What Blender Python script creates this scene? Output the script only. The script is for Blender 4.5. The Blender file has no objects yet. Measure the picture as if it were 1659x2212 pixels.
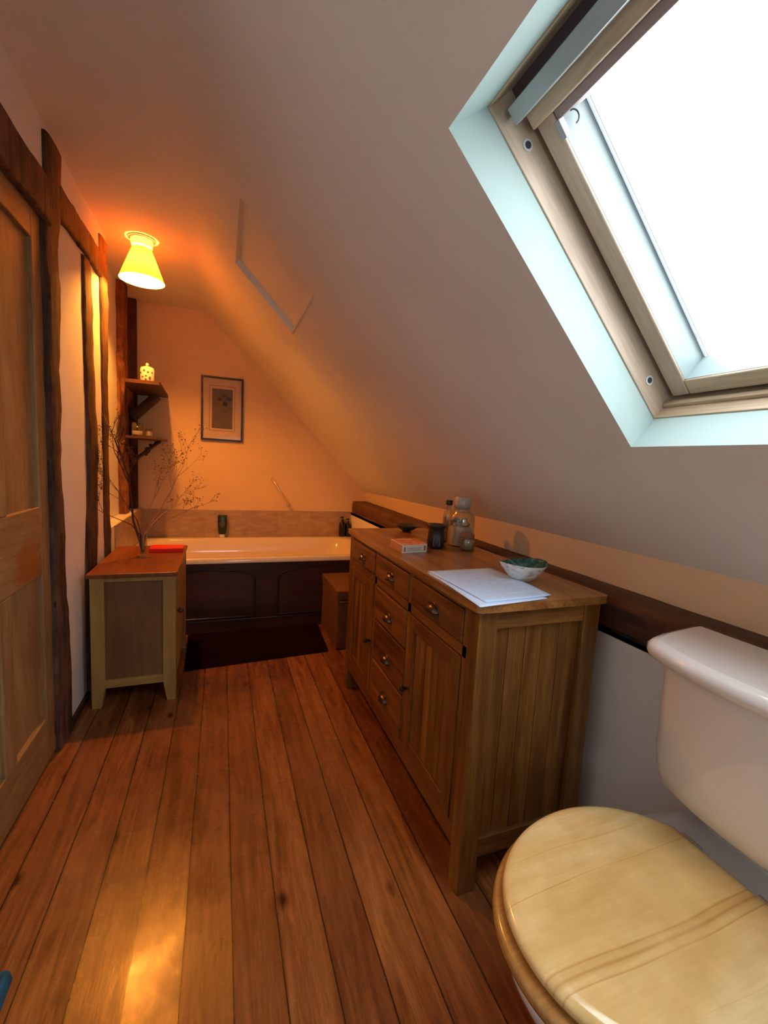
import bpy, math, random
from mathutils import Vector, Matrix
random.seed(7)
scn = bpy.context.scene
col = scn.collection
PI = math.pi

# ------------------------------------------------------------------ camera
F_PX, W_PX = 931.09, 1659.0
YAW, PITCH, ROLL, CAM_H = .3628, -.112, .0557, 1.25
def camera():
    f = Vector((math.sin(YAW)*math.cos(PITCH), math.cos(YAW)*math.cos(PITCH), math.sin(PITCH)))
    r = Vector((math.cos(YAW), -math.sin(YAW), 0)); u = r.cross(f)
    r2 = r*math.cos(ROLL)+u*math.sin(ROLL); u2 = -r*math.sin(ROLL)+u*math.cos(ROLL)
    cd = bpy.data.cameras.new('camera'); c = bpy.data.objects.new('camera', cd); col.objects.link(c)
    cd.sensor_fit = 'HORIZONTAL'; cd.sensor_width = 36; cd.lens = 36*F_PX/W_PX
    cd.clip_start = .01
    m = Matrix((r2, u2, -f)).transposed().to_4x4(); m.translation = Vector((0, 0, CAM_H))
    c.matrix_world = m; scn.camera = c
camera()

# ------------------------------------------------------------------ light
SKY_COL, SKY_STR = (.95, .98, 1.0), 10.5
BULB_COL, BULB_STR = (1.0, .33, .036), 3000.0
scn.view_settings.view_transform = 'Standard'; scn.view_settings.look = 'None'
scn.view_settings.exposure = 0.0; scn.view_settings.gamma = 1.0; scn.view_settings.use_curve_mapping = False
scn.cycles.use_denoising = True
scn.cycles.max_bounces = 10; scn.cycles.diffuse_bounces = 6; scn.cycles.transparent_max_bounces = 16
scn.cycles.caustics_refractive = False; scn.cycles.caustics_reflective = False
scn.cycles.sample_clamp_indirect = 8
world = bpy.data.worlds.new('sky'); scn.world = world; world.use_nodes = True
bg = world.node_tree.nodes['Background']; bg.inputs[0].default_value = (*SKY_COL, 1); bg.inputs[1].default_value = SKY_STR

# roof slope: s runs down the slope, n out of it
R2 = math.sqrt(2); SLOPE_C = 2.266
def sl(s, y, n):
    a = SLOPE_C+n*R2; b = s*R2
    return Vector(((a+b)/2, y, (a-b)/2))
pl = bpy.data.lights.new('skylight_portal', 'AREA'); pl.shape = 'RECTANGLE'; pl.size = .72; pl.size_y = .90
pl.cycles.is_portal = True
po = bpy.data.objects.new('skylight_portal', pl); col.objects.link(po)
zx = Vector((1, 0, 1)).normalized(); sx = Vector((1, 0, -1)).normalized(); yx = zx.cross(sx)
m = Matrix((sx, yx, zx)).transposed().to_4x4(); m.translation = sl(-.645, .35, .30); po.matrix_world = m

pl2 = bpy.data.lights.new('fill_window_portal', 'AREA'); pl2.shape = 'RECTANGLE'; pl2.size = .54; pl2.size_y = .50; pl2.cycles.is_portal = True  # portal for the unseen window added behind the camera
po2 = bpy.data.objects.new('fill_window_portal', pl2); col.objects.link(po2)
m = Matrix(((1, 0, 0), (0, 0, 1), (0, -1, 0))).transposed().to_4x4(); m.translation = Vector((.20, -1.41, 1.35)); po2.matrix_world = m

# ------------------------------------------------------------------ material helpers
MATS = {}
class NT:
    def __init__(s, name):
        s.m = bpy.data.materials.new(name); s.m.use_nodes = True; s.t = s.m.node_tree
        s.b = s.t.nodes['Principled BSDF']; s.out = s.t.nodes['Material Output']
    def n(s, typ, props=None, **ins):
        nd = s.t.nodes.new(typ)
        for k, v in (props or {}).items(): setattr(nd, k, v)
        for k, v in ins.items(): s.set(nd, k, v)
        return nd
    def set(s, nd, k, v):
        key = k
        if isinstance(k, str) and k.startswith('i') and k[1:].isdigit(): key = int(k[1:])
        elif isinstance(k, str): key = k.replace('_', ' ')
        sock = nd.inputs[key]
        if isinstance(v, bpy.types.NodeSocket): s.t.links.new(v, sock)
        elif isinstance(v, (tuple, list)) and len(v) == 3 and sock.type == 'RGBA': sock.default_value = (*v, 1)
        else: sock.default_value = v
    def math(s, op, a, b=0., c=0., clamp=False):
        nd = s.n('ShaderNodeMath', {'operation': op, 'use_clamp': clamp}); s.set(nd, 'i0', a); s.set(nd, 'i1', b); s.set(nd, 'i2', c)
        return nd.outputs[0]
    def ramp(s, fac, stops):
        nd = s.n('ShaderNodeValToRGB'); s.t.links.new(fac, nd.inputs[0]); e = nd.color_ramp.elements
        while len(e) < len(stops): e.new(.5)
        for el, (p, c) in zip(e, stops): el.position = p; el.color = (*c, 1) if len(c) == 3 else c
        return nd.outputs[0]
    def mix(s, fac, a, b, mode='MIX'):
        nd = s.n('ShaderNodeMix', {'data_type': 'RGBA', 'blend_type': mode})
        s.set(nd, 'i0', fac); s.set(nd, 'i6', a); s.set(nd, 'i7', b); return nd.outputs[2]
    def coords(s, scale=(1, 1, 1), loc=(0, 0, 0), rot=(0, 0, 0), kind='Object'):
        tc = s.n('ShaderNodeTexCoord'); mp = s.n('ShaderNodeMapping')
        s.t.links.new(tc.outputs[kind], mp.inputs[0]); mp.inputs['Scale'].default_value = scale
        mp.inputs['Location'].default_value = loc
        if any(rot):
            m0 = s.n('ShaderNodeMapping'); m0.inputs['Rotation'].default_value = rot
            s.t.links.new(tc.outputs[kind], m0.inputs[0]); s.t.links.new(m0.outputs[0], mp.inputs[0])
        return mp.outputs[0]
    def noise(s, vec, scale, detail=4, rough=.55, dist=0.):
        nd = s.n('ShaderNodeTexNoise'); s.t.links.new(vec, nd.inputs['Vector'])
        nd.inputs['Scale'].default_value = scale; nd.inputs['Detail'].default_value = detail
        nd.inputs['Roughness'].default_value = rough; nd.inputs['Distortion'].default_value = dist
        return nd.outputs[0]
    def bump(s, h, strength=.2, dist=.01):
        nd = s.n('ShaderNodeBump'); nd.inputs['Strength'].default_value = strength; nd.inputs['Distance'].default_value = dist
        s.t.links.new(h, nd.inputs['Height']); s.t.links.new(nd.outputs[0], s.b.inputs['Normal'])
    def pset(s, **k):
        for a, v in k.items(): s.set(s.b, a, v)

def patch(t, c, centre, size, colour):
    v = t.coords(tuple(1/a for a in size), tuple(-p/a for p, a in zip(centre, size)))
    nd = t.n('ShaderNodeVectorMath', {'operation': 'LENGTH'}); t.t.links.new(v, nd.inputs[0])
    d = t.math('ADD', nd.outputs['Value'], t.math('MULTIPLY', t.math('SUBTRACT', t.noise(t.coords((1, 1, 2.5)), 14, 4, .6, .6), .5), 1.5))
    return t.mix(t.ramp(d, [(.55, (1, 1, 1)), (.95, (0, 0, 0))]), c, colour)

def plain(name, c, rough=.5, metal=0., var=0., vscale=6., bump=0., bscale=60., coat=0., spec=.5):
    if name in MATS: return MATS[name]
    t = NT(name); v = t.coords()
    if var > 0:
        nz = t.noise(v, vscale, 5)
        c2 = tuple(max(0, x*(1-var)) for x in c); c1 = tuple(min(1, x*(1+var*.6)) for x in c)
        t.pset(Base_Color=t.ramp(nz, [(.3, c2), (.7, c1)]))
    else: t.pset(Base_Color=(*c, 1))
    t.pset(Roughness=rough, Metallic=metal, Coat_Weight=coat); t.set(t.b, 'Specular IOR Level', spec)
    if bump > 0: t.bump(t.noise(v, bscale, 5), bump)
    MATS[name] = t.m; return t.m

def wood(name, light, dark, axis='Z', rough=.45, scale=1., knots=.0, spot=None, contrast=1., coat=0., seed=0., bump=.12, stain=None, spec=.5):
    """light/dark: grain colours; axis: direction of the fibres (object space)."""
    if name in MATS: return MATS[name]
    t = NT(name); k = .07
    sc = {'X': (k, 1, 1), 'Y': (1, k, 1), 'Z': (1, 1, k), 'S': (k, 1, 1)}[axis]; rot = (0, math.radians(-45), 0) if axis == 'S' else (0, 0, 0)
    v = t.coords(tuple(a*scale for a in sc), (seed, seed*.7, seed*1.3), rot)
    big = t.noise(v, 14, 3, .5, 1.2); fine = t.noise(v, 160, 3, .6, .2)
    mid = tuple((a+b)/2 for a, b in zip(light, dark))
    c = t.ramp(big, [(.33, dark), (.5, mid), (.66, light)])
    f = t.ramp(fine, [(.3, (1-.35*contrast,)*3), (.65, (1.08,)*3)])
    c = t.mix(1., c, f, 'MULTIPLY')
    low = t.noise(t.coords((1, 1, 1), (seed*2, 0, 0)), 2.2, 2)
    c = t.mix(1., c, t.ramp(low, [(.3, (.8, .76, .72)), (.7, (1.1, 1.1, 1.1))]), 'MULTIPLY')
    if knots > 0:
        s2 = {'X': (.35, 1, 1), 'Y': (1, .35, 1), 'Z': (1, 1, .35)}[axis]
        vo = t.n('ShaderNodeTexVoronoi', {'feature': 'F1'}); t.t.links.new(t.coords(tuple(a*scale for a in s2), (seed, 1.3, .4)), vo.inputs['Vector'])
        vo.inputs['Scale'].default_value = 6.5
        kn = t.ramp(vo.outputs['Distance'], [(.03, (.12, .06, .03)), (.07, (.45, .33, .25)), (.16, (1, 1, 1))])
        c = t.mix(knots, c, kn, 'MULTIPLY')
    if stain:
        sn = t.noise(t.coords((1, 1.2, 3.0), (3.1, .2, .9)), 2.3, 4, .6, .8)
        c = t.mix(t.ramp(sn, [(.60, (0, 0, 0)), (.70, (.8, .8, .8))]), c, stain)
    if spot: c = patch(t, c, *spot)
    t.pset(Base_Color=c, Roughness=rough, Coat_Weight=coat, Coat_Roughness=.15); t.set(t.b, 'Specular IOR Level', spec)
    t.bump(fine, bump, .004)
    MATS[name] = t.m; return t.m

def plaster(name, c, rough=.85, bump=.25):
    if name in MATS: return MATS[name]
    t = NT(name); v = t.coords()
    a = t.noise(v, 1.6, 4); b = t.noise(v, 45, 6, .6)
    t.pset(Base_Color=t.ramp(a, [(.3, tuple(x*.93 for x in c)), (.7, tuple(min(1, x*1.03) for x in c))]), Roughness=rough)
    t.set(t.b, 'Specular IOR Level', .25)
    h = t.math('ADD', t.math('MULTIPLY', b, .25), t.math('MULTIPLY', t.noise(v, 5, 3), 1.0)); t.bump(h, bump, .006)
    MATS[name] = t.m; return t.m

def old_timber(name, light, dark):
    if name in MATS: return MATS[name]
    t = NT(name); v = t.coords((1, 1, .09)); vy = t.coords()
    a = t.noise(v, 22, 6, .65, 1.0); b = t.noise(vy, 9, 5, .6); f = t.noise(v, 120, 4, .6)
    c = t.ramp(a, [(.35, dark), (.62, light)])
    c = t.mix(1., c, t.ramp(b, [(.35, (.55, .5, .5)), (.6, (1.1, 1.05, 1.0))]), 'MULTIPLY')
    pt = t.n('ShaderNodeTexVoronoi'); t.t.links.new(t.coords((1, 1, .35)), pt.inputs['Vector']); pt.inputs['Scale'].default_value = 24
    c = t.mix(1., c, t.ramp(pt.outputs['Distance'], [(.05, (.15, .1, .1)), (.16, (1, 1, 1))]), 'MULTIPLY')
    t.pset(Base_Color=c, Roughness=.75); t.set(t.b, 'Specular IOR Level', .3)
    t.bump(t.math('ADD', t.math('MULTIPLY', a, 1.), t.math('MULTIPLY', f, .4)), .7, .012)
    MATS[name] = t.m; return t.m

def glass_mat(name, tint=(1, 1, 1), alpha=.12, rough=.02, dirt=0.):
    """thin clear glass: clear with a mirror share that follows the angle."""
    if name in MATS: return MATS[name]
    t = NT(name); t.t.nodes.remove(t.b)
    tr = t.n('ShaderNodeBsdfTransparent'); tr.inputs[0].default_value = (*tint, 1)
    gl = t.n('ShaderNodeBsdfGlossy'); gl.inputs['Roughness'].default_value = rough
    lw = t.n('ShaderNodeLayerWeight'); lw.inputs['Blend'].default_value = .25
    fac = t.math('ADD', t.math('MULTIPLY', lw.outputs['Facing'], .5), alpha*.3, clamp=True)
    mx = t.n('ShaderNodeMixShader'); t.t.links.new(fac, mx.inputs[0]); t.t.links.new(tr.outputs[0], mx.inputs[1]); t.t.links.new(gl.outputs[0], mx.inputs[2])
    last = mx
    if dirt > 0:
        df = t.n('ShaderNodeBsdfDiffuse'); df.inputs[0].default_value = (.25, .23, .2, 1)
        v = t.coords(); nz = t.noise(v, 60, 5, .6)
        sep = t.n('ShaderNodeSeparateXYZ'); t.t.links.new(t.coords(), sep.inputs[0])
        fade = t.math('MULTIPLY', t.math('SUBTRACT', sep.outputs[0], .13, clamp=True), 8., clamp=True)
        k = t.math('MULTIPLY', t.ramp(nz, [(.5, (0, 0, 0)), (.62, (1, 1, 1))]), t.math('MULTIPLY', fade, dirt))
        m2 = t.n('ShaderNodeMixShader'); t.t.links.new(k, m2.inputs[0]); t.t.links.new(mx.outputs[0], m2.inputs[1]); t.t.links.new(df.outputs[0], m2.inputs[2]); last = m2
    t.t.links.new(last.outputs[0], t.out.inputs[0]); MATS[name] = t.m; return t.m

def floor_mat():
    t = NT('pine_floorboards'); WID = .1168; OFF = .157
    tc = t.n('ShaderNodeTexCoord'); sep = t.n('ShaderNodeSeparateXYZ'); t.t.links.new(tc.outputs['Object'], sep.inputs[0])
    x, y = sep.outputs[0], sep.outputs[1]
    wob = t.math('MULTIPLY', t.math('SUBTRACT', t.noise(t.coords((0, 1, 0)), 1.3, 2), .5), .012)
    u = t.math('DIVIDE', t.math('SUBTRACT', t.math('ADD', x, wob), OFF), WID)
    idx = t.math('FLOOR', u); fr = t.math('FRACT', u)
    wn = t.n('ShaderNodeTexWhiteNoise', {'noise_dimensions': '1D'}); t.t.links.new(idx, wn.inputs['W'])
    wn2 = t.n('ShaderNodeTexWhiteNoise', {'noise_dimensions': '1D'}); t.t.links.new(t.math('ADD', idx, 37.3), wn2.inputs['W'])
    cmb = t.n('ShaderNodeCombineXYZ'); t.t.links.new(x, cmb.inputs[0])
    t.t.links.new(t.math('ADD', t.math('MULTIPLY', y, .08), t.math('MULTIPLY', wn.outputs[0], 7.)), cmb.inputs[1])
    t.t.links.new(t.math('MULTIPLY', wn2.outputs[0], 5.), cmb.inputs[2])
    g = t.noise(cmb.outputs[0], 20, 4, .55, 1.8); fine = t.noise(cmb.outputs[0], 220, 3, .6, .2)
    c = t.ramp(g, [(.3, (.135, .042, .010)), (.5, (.235, .083, .021)), (.68, (.33, .130, .036))])
    c = t.mix(1., c, t.ramp(fine, [(.3, (.72, .70, .68)), (.65, (1.08, 1.08, 1.08))]), 'MULTIPLY')
    c = t.mix(1., c, t.ramp(wn.outputs[0], [(0., (.70, .62, .60)), (.5, (1, .96, .92)), (1., (1.25, 1.30, 1.35))]), 'MULTIPLY')
    # worn varnish: paler, yellower patches
    wear = t.noise(t.coords((1, .6, 1)), 3.2, 4, .6, .4)
    c = t.mix(t.ramp(wear, [(.45, (0, 0, 0)), (.75, (.55, .55, .55))]), c, (.31, .135, .045))
    # knots
    cm2 = t.n('ShaderNodeCombineXYZ'); t.t.links.new(x, cm2.inputs[0]); t.t.links.new(t.math('ADD', t.math('MULTIPLY', y, .55), t.math('MULTIPLY', wn2.outputs[0], 3.)), cm2.inputs[1])
    vo = t.n('ShaderNodeTexVoronoi'); t.t.links.new(cm2.outputs[0], vo.inputs['Vector']); vo.inputs['Scale'].default_value = 6.3
    c = t.mix(1., c, t.ramp(vo.outputs['Distance'], [(.035, (.10, .05, .03)), (.06, (.45, .36, .3)), (.13, (1, 1, 1))]), 'MULTIPLY')
    # joints
    e = t.math('MULTIPLY', t.math('MINIMUM', fr, t.math('SUBTRACT', 1., fr)), WID)
    gap = t.math('LESS_THAN', e, .0016)
    dust = t.ramp(t.noise(t.coords((0, 1, 0), (0, 3, 0)), 9, 5, .7), [(.6, (.03, .012, .006)), (.66, (.30, .24, .17))])
    c = t.mix(gap, c, dust)
    shade = t.ramp(t.math('MULTIPLY', e, 100.), [(.0, (.7, .66, .62)), (.7, (1, 1, 1))]); c = t.mix(1., c, shade, 'MULTIPLY')
    ro = t.ramp(t.noise(t.coords(), 7, 4, .6), [(.3, (.20,)*3), (.7, (.36,)*3)])
    t.pset(Base_Color=c, Roughness=ro, Coat_Weight=.15, Coat_Roughness=.2); t.set(t.b, 'Specular IOR Level', .45)
    cup = t.math('MULTIPLY', t.math('POWER', t.math('ABSOLUTE', t.math('SUBTRACT', fr, .5)), 2.), 2.2)
    h = t.math('ADD', t.math('ADD', cup, t.math('MULTIPLY', t.noise(t.coords((1, .4, 1)), 26, 3), .35)), t.math('MULTIPLY', fine, .05))
    h = t.math('SUBTRACT', h, t.math('MULTIPLY', gap, 1.2)); t.bump(h, .35, .004)
    return t.m

def tile_mat(name, ax, size=.30, off=.1):
    t = NT(name); tc = t.n('ShaderNodeTexCoord'); sep = t.n('ShaderNodeSeparateXYZ'); t.t.links.new(tc.outputs['Object'], sep.inputs[0])
    u = t.math('DIVIDE', t.math('ADD', sep.outputs[ax], off), size); fr = t.math('FRACT', u)
    e = t.math('MULTIPLY', t.math('MINIMUM', fr, t.math('SUBTRACT', 1., fr)), size)
    wn = t.n('ShaderNodeTexWhiteNoise', {'noise_dimensions': '1D'}); t.t.links.new(t.math('FLOOR', u), wn.inputs['W'])
    nz = t.noise(t.coords((1, 1, 4)), 9, 5, .6, .5)
    c = t.ramp(nz, [(.3, (.36, .25, .17)), (.7, (.52, .38, .27))])
    c = t.mix(1., c, t.ramp(wn.outputs[0], [(0, (.92, .92, .92)), (1, (1.05, 1.05, 1.05))]), 'MULTIPLY')
    c = t.mix(t.math('LESS_THAN', e, .0018), c, (.34, .26, .2))
    t.pset(Base_Color=c, Roughness=.35); return t.m

# ------------------------------------------------------------------ mesh helpers
class MB:
    def __init__(s): s.v = []; s.f = []; s.sm = []
    def add(s, vs, fs, smooth=False):
        o = len(s.v); s.v += [tuple(p) for p in vs]; s.f += [tuple(i+o for i in f) for f in fs]; s.sm += [smooth]*len(fs); return s
    def box(s, x0, x1, y0, y1, z0, z1):
        return s.hexa([(x0, y0, z0), (x1, y0, z0), (x1, y1, z0), (x0, y1, z0), (x0, y0, z1), (x1, y0, z1), (x1, y1, z1), (x0, y1, z1)])
    def hexa(s, p): return s.add(p, [(0, 3, 2, 1), (4, 5, 6, 7), (0, 1, 5, 4), (1, 2, 6, 5), (2, 3, 7, 6), (3, 0, 4, 7)])
    def slbox(s, s0, s1, y0, y1, n0, n1):
        return s.hexa([sl(s0, y0, n0), sl(s1, y0, n0), sl(s1, y1, n0), sl(s0, y1, n0), sl(s0, y0, n1), sl(s1, y0, n1), sl(s1, y1, n1), sl(s0, y1, n1)])
    def prism(s, pts, d, smooth=False):
        """closed polygon pts (3D), pushed along vector d"""
        n = len(pts); d = Vector(d); a = [Vector(p) for p in pts]; b = [p+d for p in a]
        s.add(a+b, [tuple(range(n))[::-1], tuple(range(n, 2*n))]); s.add(a+b, [(i, (i+1) % n, n+(i+1) % n, n+i) for i in range(n)], smooth); return s
    def rings(s, rs, cap0=True, cap1=True, smooth=True, closed=True):
        n = len(rs[0]); vs = [p for r in rs for p in r]; fs = []
        for k in range(len(rs)-1):
            for i in range(n if closed else n-1):
                j = (i+1) % n; fs.append((k*n+i, k*n+j, (k+1)*n+j, (k+1)*n+i))
        s.add(vs, fs, smooth)
        if cap0: s.add(rs[0], [tuple(range(n))[::-1]], False)
        if cap1: s.add(rs[-1], [tuple(range(n))], False)
        return s
    def lathe(s, prof, c, seg=32, cap0=True, cap1=True, sx=1., sy=1.):
        return s.rings([[(c[0]+r*sx*math.cos(2*PI*i/seg), c[1]+r*sy*math.sin(2*PI*i/seg), c[2]+z) for i in range(seg)] for r, z in prof], cap0, cap1)
    def tube(s, pts, r, seg=8, cap=True):
        pts = [Vector(p) for p in pts]; rs = []; r = r if isinstance(r, (list, tuple)) else [r]*len(pts)
        ref = Vector((.31, .52, .79)); pu = None
        for i, p in enumerate(pts):
            d = (pts[min(i+1, len(pts)-1)]-pts[max(i-1, 0)]).normalized()
            if pu is None: pu = d.orthogonal().normalized()
            pu = (pu-d*pu.dot(d)).normalized(); w = d.cross(pu)
            rs.append([p+(pu*math.cos(2*PI*k/seg)+w*math.sin(2*PI*k/seg))*r[i] for k in range(seg)])
        return s.rings(rs, cap, cap)
    def ball(s, c, r, seg=10, sc=(1, 1, 1)):
        rs = []
        for j in range(1, seg//2+2):
            a = PI*j/(seg//2+2); rs.append([(c[0]+r*sc[0]*math.sin(a)*math.cos(2*PI*i/seg), c[1]+r*sc[1]*math.sin(a)*math.sin(2*PI*i/seg), c[2]-r*sc[2]*math.cos(a)) for i in range(seg)])
        return s.rings(rs)

ORG = {}
def obj(name, mb, mat, parent=None, at=None, bevel=0., seg=2, label=None, solid=0.):
    """one mesh object; mb is in world space, at = its origin"""
    po_ = ORG.get(parent.name, Vector((0, 0, 0))) if parent else Vector((0, 0, 0))
    at = Vector(at) if at is not None else (po_.copy() if parent else Vector((0, 0, 0)))
    me = bpy.data.meshes.new(name); me.from_pydata([tuple(Vector(p)-at) for p in mb.v], [], mb.f); me.update()
    me.polygons.foreach_set('use_smooth', mb.sm); me.materials.append(mat)
    import bmesh
    bm = bmesh.new(); bm.from_mesh(me); bmesh.ops.recalc_face_normals(bm, faces=bm.faces); bm.to_mesh(me); bm.free()
    o = bpy.data.objects.new(name, me); col.objects.link(o); ORG[o.name] = at
    if parent: o.parent = parent
    o.location = at-po_
    if solid: md = o.modifiers.new('solid', 'SOLIDIFY'); md.thickness = solid; md.offset = -1
    if bevel: md = o.modifiers.new('bevel', 'BEVEL'); md.width = bevel; md.segments = seg; md.limit_method = 'ANGLE'; md.angle_limit = math.radians(35); md.harden_normals = False
    if label: o['label'] = label
    return o
def weld(o):
    import bmesh
    bm = bmesh.new(); bm.from_mesh(o.data); bmesh.ops.remove_doubles(bm, verts=bm.verts, dist=1e-5); bmesh.ops.recalc_face_normals(bm, faces=bm.faces); bm.to_mesh(o.data); bm.free(); return o
def thing(name, at, label, cat, group=None):
    o = bpy.data.objects.new(name, None); col.objects.link(o); o.location = at; o.empty_display_size = .05; ORG[o.name] = Vector(at)
    o['label'] = label; o['category'] = cat
    if group: o['group'] = group
    return o
def tag(o, label, cat, group=None):
    o['label'] = label; o['category'] = cat
    if group: o['group'] = group
    return o
def struct(o): o['kind'] = 'structure'; return o
def rrect(x0, x1, y0, y1, r, z, n=6):
    out = []
    for cx, cy, a0 in ((x1-r, y1-r, 0), (x0+r, y1-r, PI/2), (x0+r, y0+r, PI), (x1-r, y0+r, 3*PI/2)):
        for i in range(n+1): a = a0+PI/2*i/n; out.append((cx+r*math.cos(a), cy+r*math.sin(a), z))
    return out

# ------------------------------------------------------------------ palette
M_WALL = plaster('cream_plaster', (.82, .62, .38))
M_CEIL = plaster('ceiling_paint', (.86, .84, .78), bump=.3)
M_WHITE = plaster('white_plaster', (.85, .84, .82))
M_REVEAL = plaster('reveal_daylight_tint', (.39, .51, .50), bump=.08)  # white lining; the cyan cast of daylight is put into its colour
M_TAN = plaster('tan_wall_paint', (.80, .60, .38))
M_TIMBER = old_timber('old_timber', (.155, .085, .052), (.042, .024, .018))
M_DTIMBER = old_timber('dark_timber', (.10, .035, .022), (.028, .012, .01))
M_OAK = wood('sideboard_oak_upright', (.29, .135, .026), (.115, .042, .008), 'Z', .42, knots=.6, spec=.45)
M_OAKY = wood('sideboard_oak_long', (.27, .11, .024), (.11, .037, .008), 'Y', .42, knots=.5)
M_OAKX = wood('sideboard_oak_cross', (.30, .14, .03), (.13, .05, .01), 'X', .42)
M_TOP = wood('sideboard_top_oak', (.44, .21, .06), (.22, .085, .022), 'Y', .28, coat=.25, knots=.5)
M_PINE = wood('window_pine', (.60, .47, .33), (.48, .36, .24), 'Y', .4, contrast=.6)
M_PINES = wood('window_pine_side', (.58, .48, .38), (.48, .38, .29), 'S', .4, contrast=.35)
M_DOOR = wood('door_pine', (.42, .27, .12), (.31, .18, .07), 'Z', .5, contrast=.8, stain=(.30, .12, .03))
M_DOORX = wood('door_pine_cross', (.42, .27, .12), (.31, .18, .07), 'Y', .5, contrast=.8, stain=(.30, .12, .03), seed=1.)
M_LOAK = wood('light_oak', (.46, .31, .10), (.38, .24, .07), 'Z', .5, contrast=.4)
M_PANELW = wood('stand_side_veneer', (.23, .125, .05), (.18, .09, .035), 'Z', .5, contrast=.4)
M_STOP = wood('stand_top_wood', (0.294, 0.091, 0.025), (0.196, 0.052, 0.014), 'Y', .38, contrast=.5)
M_MAHOG = wood('mahogany', (.075, .022, .012), (.04, .012, .008), 'X', .35, contrast=.5)
def seat_mat():
    t = NT('toilet_lid_pine'); v = t.coords((.25, 1, 1)); big = t.noise(v, 5.5, 3, .5, 1.0); mott = t.noise(t.coords(), 16, 4, .6, .6)
    c = t.ramp(big, [(.3, (.62, .39, .12)), (.5, (.78, .56, .23)), (.7, (.88, .75, .42))])
    c = t.mix(1., c, t.ramp(mott, [(.3, (.92, .90, .86)), (.7, (1.04, 1.04, 1.05))]), 'MULTIPLY')
    sep = t.n('ShaderNodeSeparateXYZ'); t.t.links.new(t.coords(), sep.inputs[0])
    w = t.math('ADD', t.math('MULTIPLY', sep.outputs[1], 1.), t.math('MULTIPLY', t.math('SUBTRACT', t.noise(t.coords((.5, 1, 1)), 3.2, 2, .5), .5), .055))
    wn = t.noise(t.n('ShaderNodeCombineXYZ', None, X=w).outputs[0], 9, 2, .5)
    fr = t.math('ABSOLUTE', t.math('SUBTRACT', t.math('FRACT', t.math('ADD', t.math('MULTIPLY', w, 9.), t.math('MULTIPLY', wn, 6.))), .5))
    ln = t.ramp(fr, [(.0, (.70, .56, .38)), (.02, (.88, .80, .68)), (.06, (1, 1, 1))])
    c = t.mix(t.ramp(t.noise(t.coords((.4, 1, 1), (2, .3, 0)), 5, 2), [(.42, (.1,)*3), (.58, (.9,)*3)]), c, ln, 'MULTIPLY')
    fine = t.noise(t.coords((.06, 1, 1)), 200, 3, .6); c = t.mix(1., c, t.ramp(fine, [(.3, (.95, .93, .90)), (.7, (1.02, 1.02, 1.02))]), 'MULTIPLY')
    t.pset(Base_Color=c, Roughness=.22, Coat_Weight=.6, Coat_Roughness=.12); return t.m
M_SEAT = seat_mat()
M_EDGE = wood('toilet_seat_edge', (0.496, 0.280, 0.080), (0.384, 0.184, 0.040), 'X', .2, contrast=.5, coat=.5, bump=.03)
M_PORC = plain('porcelain', (.80, .78, .77), .1, coat=.4)
M_ENAMEL = plain('bath_enamel', (.84, .76, .64), .12, coat=.3)
M_BRONZE = plain('aged_bronze', (.16, .11, .07), .3, .9, .3, 40)
M_BLACK = plain('black_gloss', (.012, .011, .011), .25)
M_DARK = plain('dark_gap', (.012, .009, .008), .8)
M_CHROME = plain('chrome', (.7, .68, .66), .15, 1.)
M_GREY = plain('grey_vent_bar', (.42, .47, .48), .35, .2)
M_ALU = plain('pale_glazing_bead', (.42, .54, .56), .35)
M_IRON = plain('shelf_wood_dark', (.07, .025, .015), .5, 0, .4, 12)

# ------------------------------------------------------------------ setting
YB, YN, XL, XR, ZC = 4.008, -1.3, -.62, 1.176, 2.405
fl = struct(obj('floor', MB().box(-.75, 1.40, YN-.1, YB+.1, -.06, 0), floor_mat()))
struct(obj('wall_back', MB().box(-.85, 1.5, YB, YB+.08, -.06, 2.6), M_WALL))
GX0, GX1, GZ0, GZ1 = -.07, .47, 1.10, 1.60
mb = MB(); mb.box(-.85, GX0, YN-.10, YN, -.06, 2.6); mb.box(GX1, 1.5, YN-.10, YN, -.06, 2.6); mb.box(GX0, GX1, YN-.10, YN, -.06, GZ0); mb.box(GX0, GX1, YN-.10, YN, GZ1, 2.6)
struct(obj('wall_front', mb, M_WHITE))
W2 = bpy.data.objects.new('fill_window', None); col.objects.link(W2); W2.location = (.20, YN-.05, 1.35); ORG['fill_window'] = W2.location.copy(); struct(W2)  # unseen window, added behind the camera to brighten slope and ceiling
mb = MB(); t_ = .04
for a in ((GX0, GX0+t_, GZ0, GZ1), (GX1-t_, GX1, GZ0, GZ1), (GX0+t_, GX1-t_, GZ0, GZ0+t_), (GX0+t_, GX1-t_, GZ1-t_, GZ1), (.185, .215, GZ0+t_, GZ1-t_)): mb.box(a[0], a[1], YN-.08, YN-.04, a[2], a[3])
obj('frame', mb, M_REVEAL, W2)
obj('pane', MB().box(GX0+t_, GX1-t_, YN-.062, YN-.058, GZ0+t_, GZ1-t_), glass_mat('fill_window_glass', (1, 1, 1), .05, 0.), W2)
mb = MB()
mb.box(XL-.12, XL, YN, 1.22, 0, 2.6); mb.box(XL-.12, XL, 1.22, 2.004, 2.065, 2.6)
mb.box(XL-.12, XL, 2.004, 2.94, 0, 2.6); mb.box(-.82, -.70, 2.90, YB, 0, 2.6); mb.box(-.82, XL, 2.90, YB, 0, .775)
mb.box(-.82, -.70, 1.2, 2.05, 0, 2.6)
struct(obj('wall_left', mb, M_WHITE))
mb = MB(); mb.box(XR, XR+.08, YN, YB, 0, .79)
struct(obj('wall_right', mb, M_WHITE))
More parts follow.
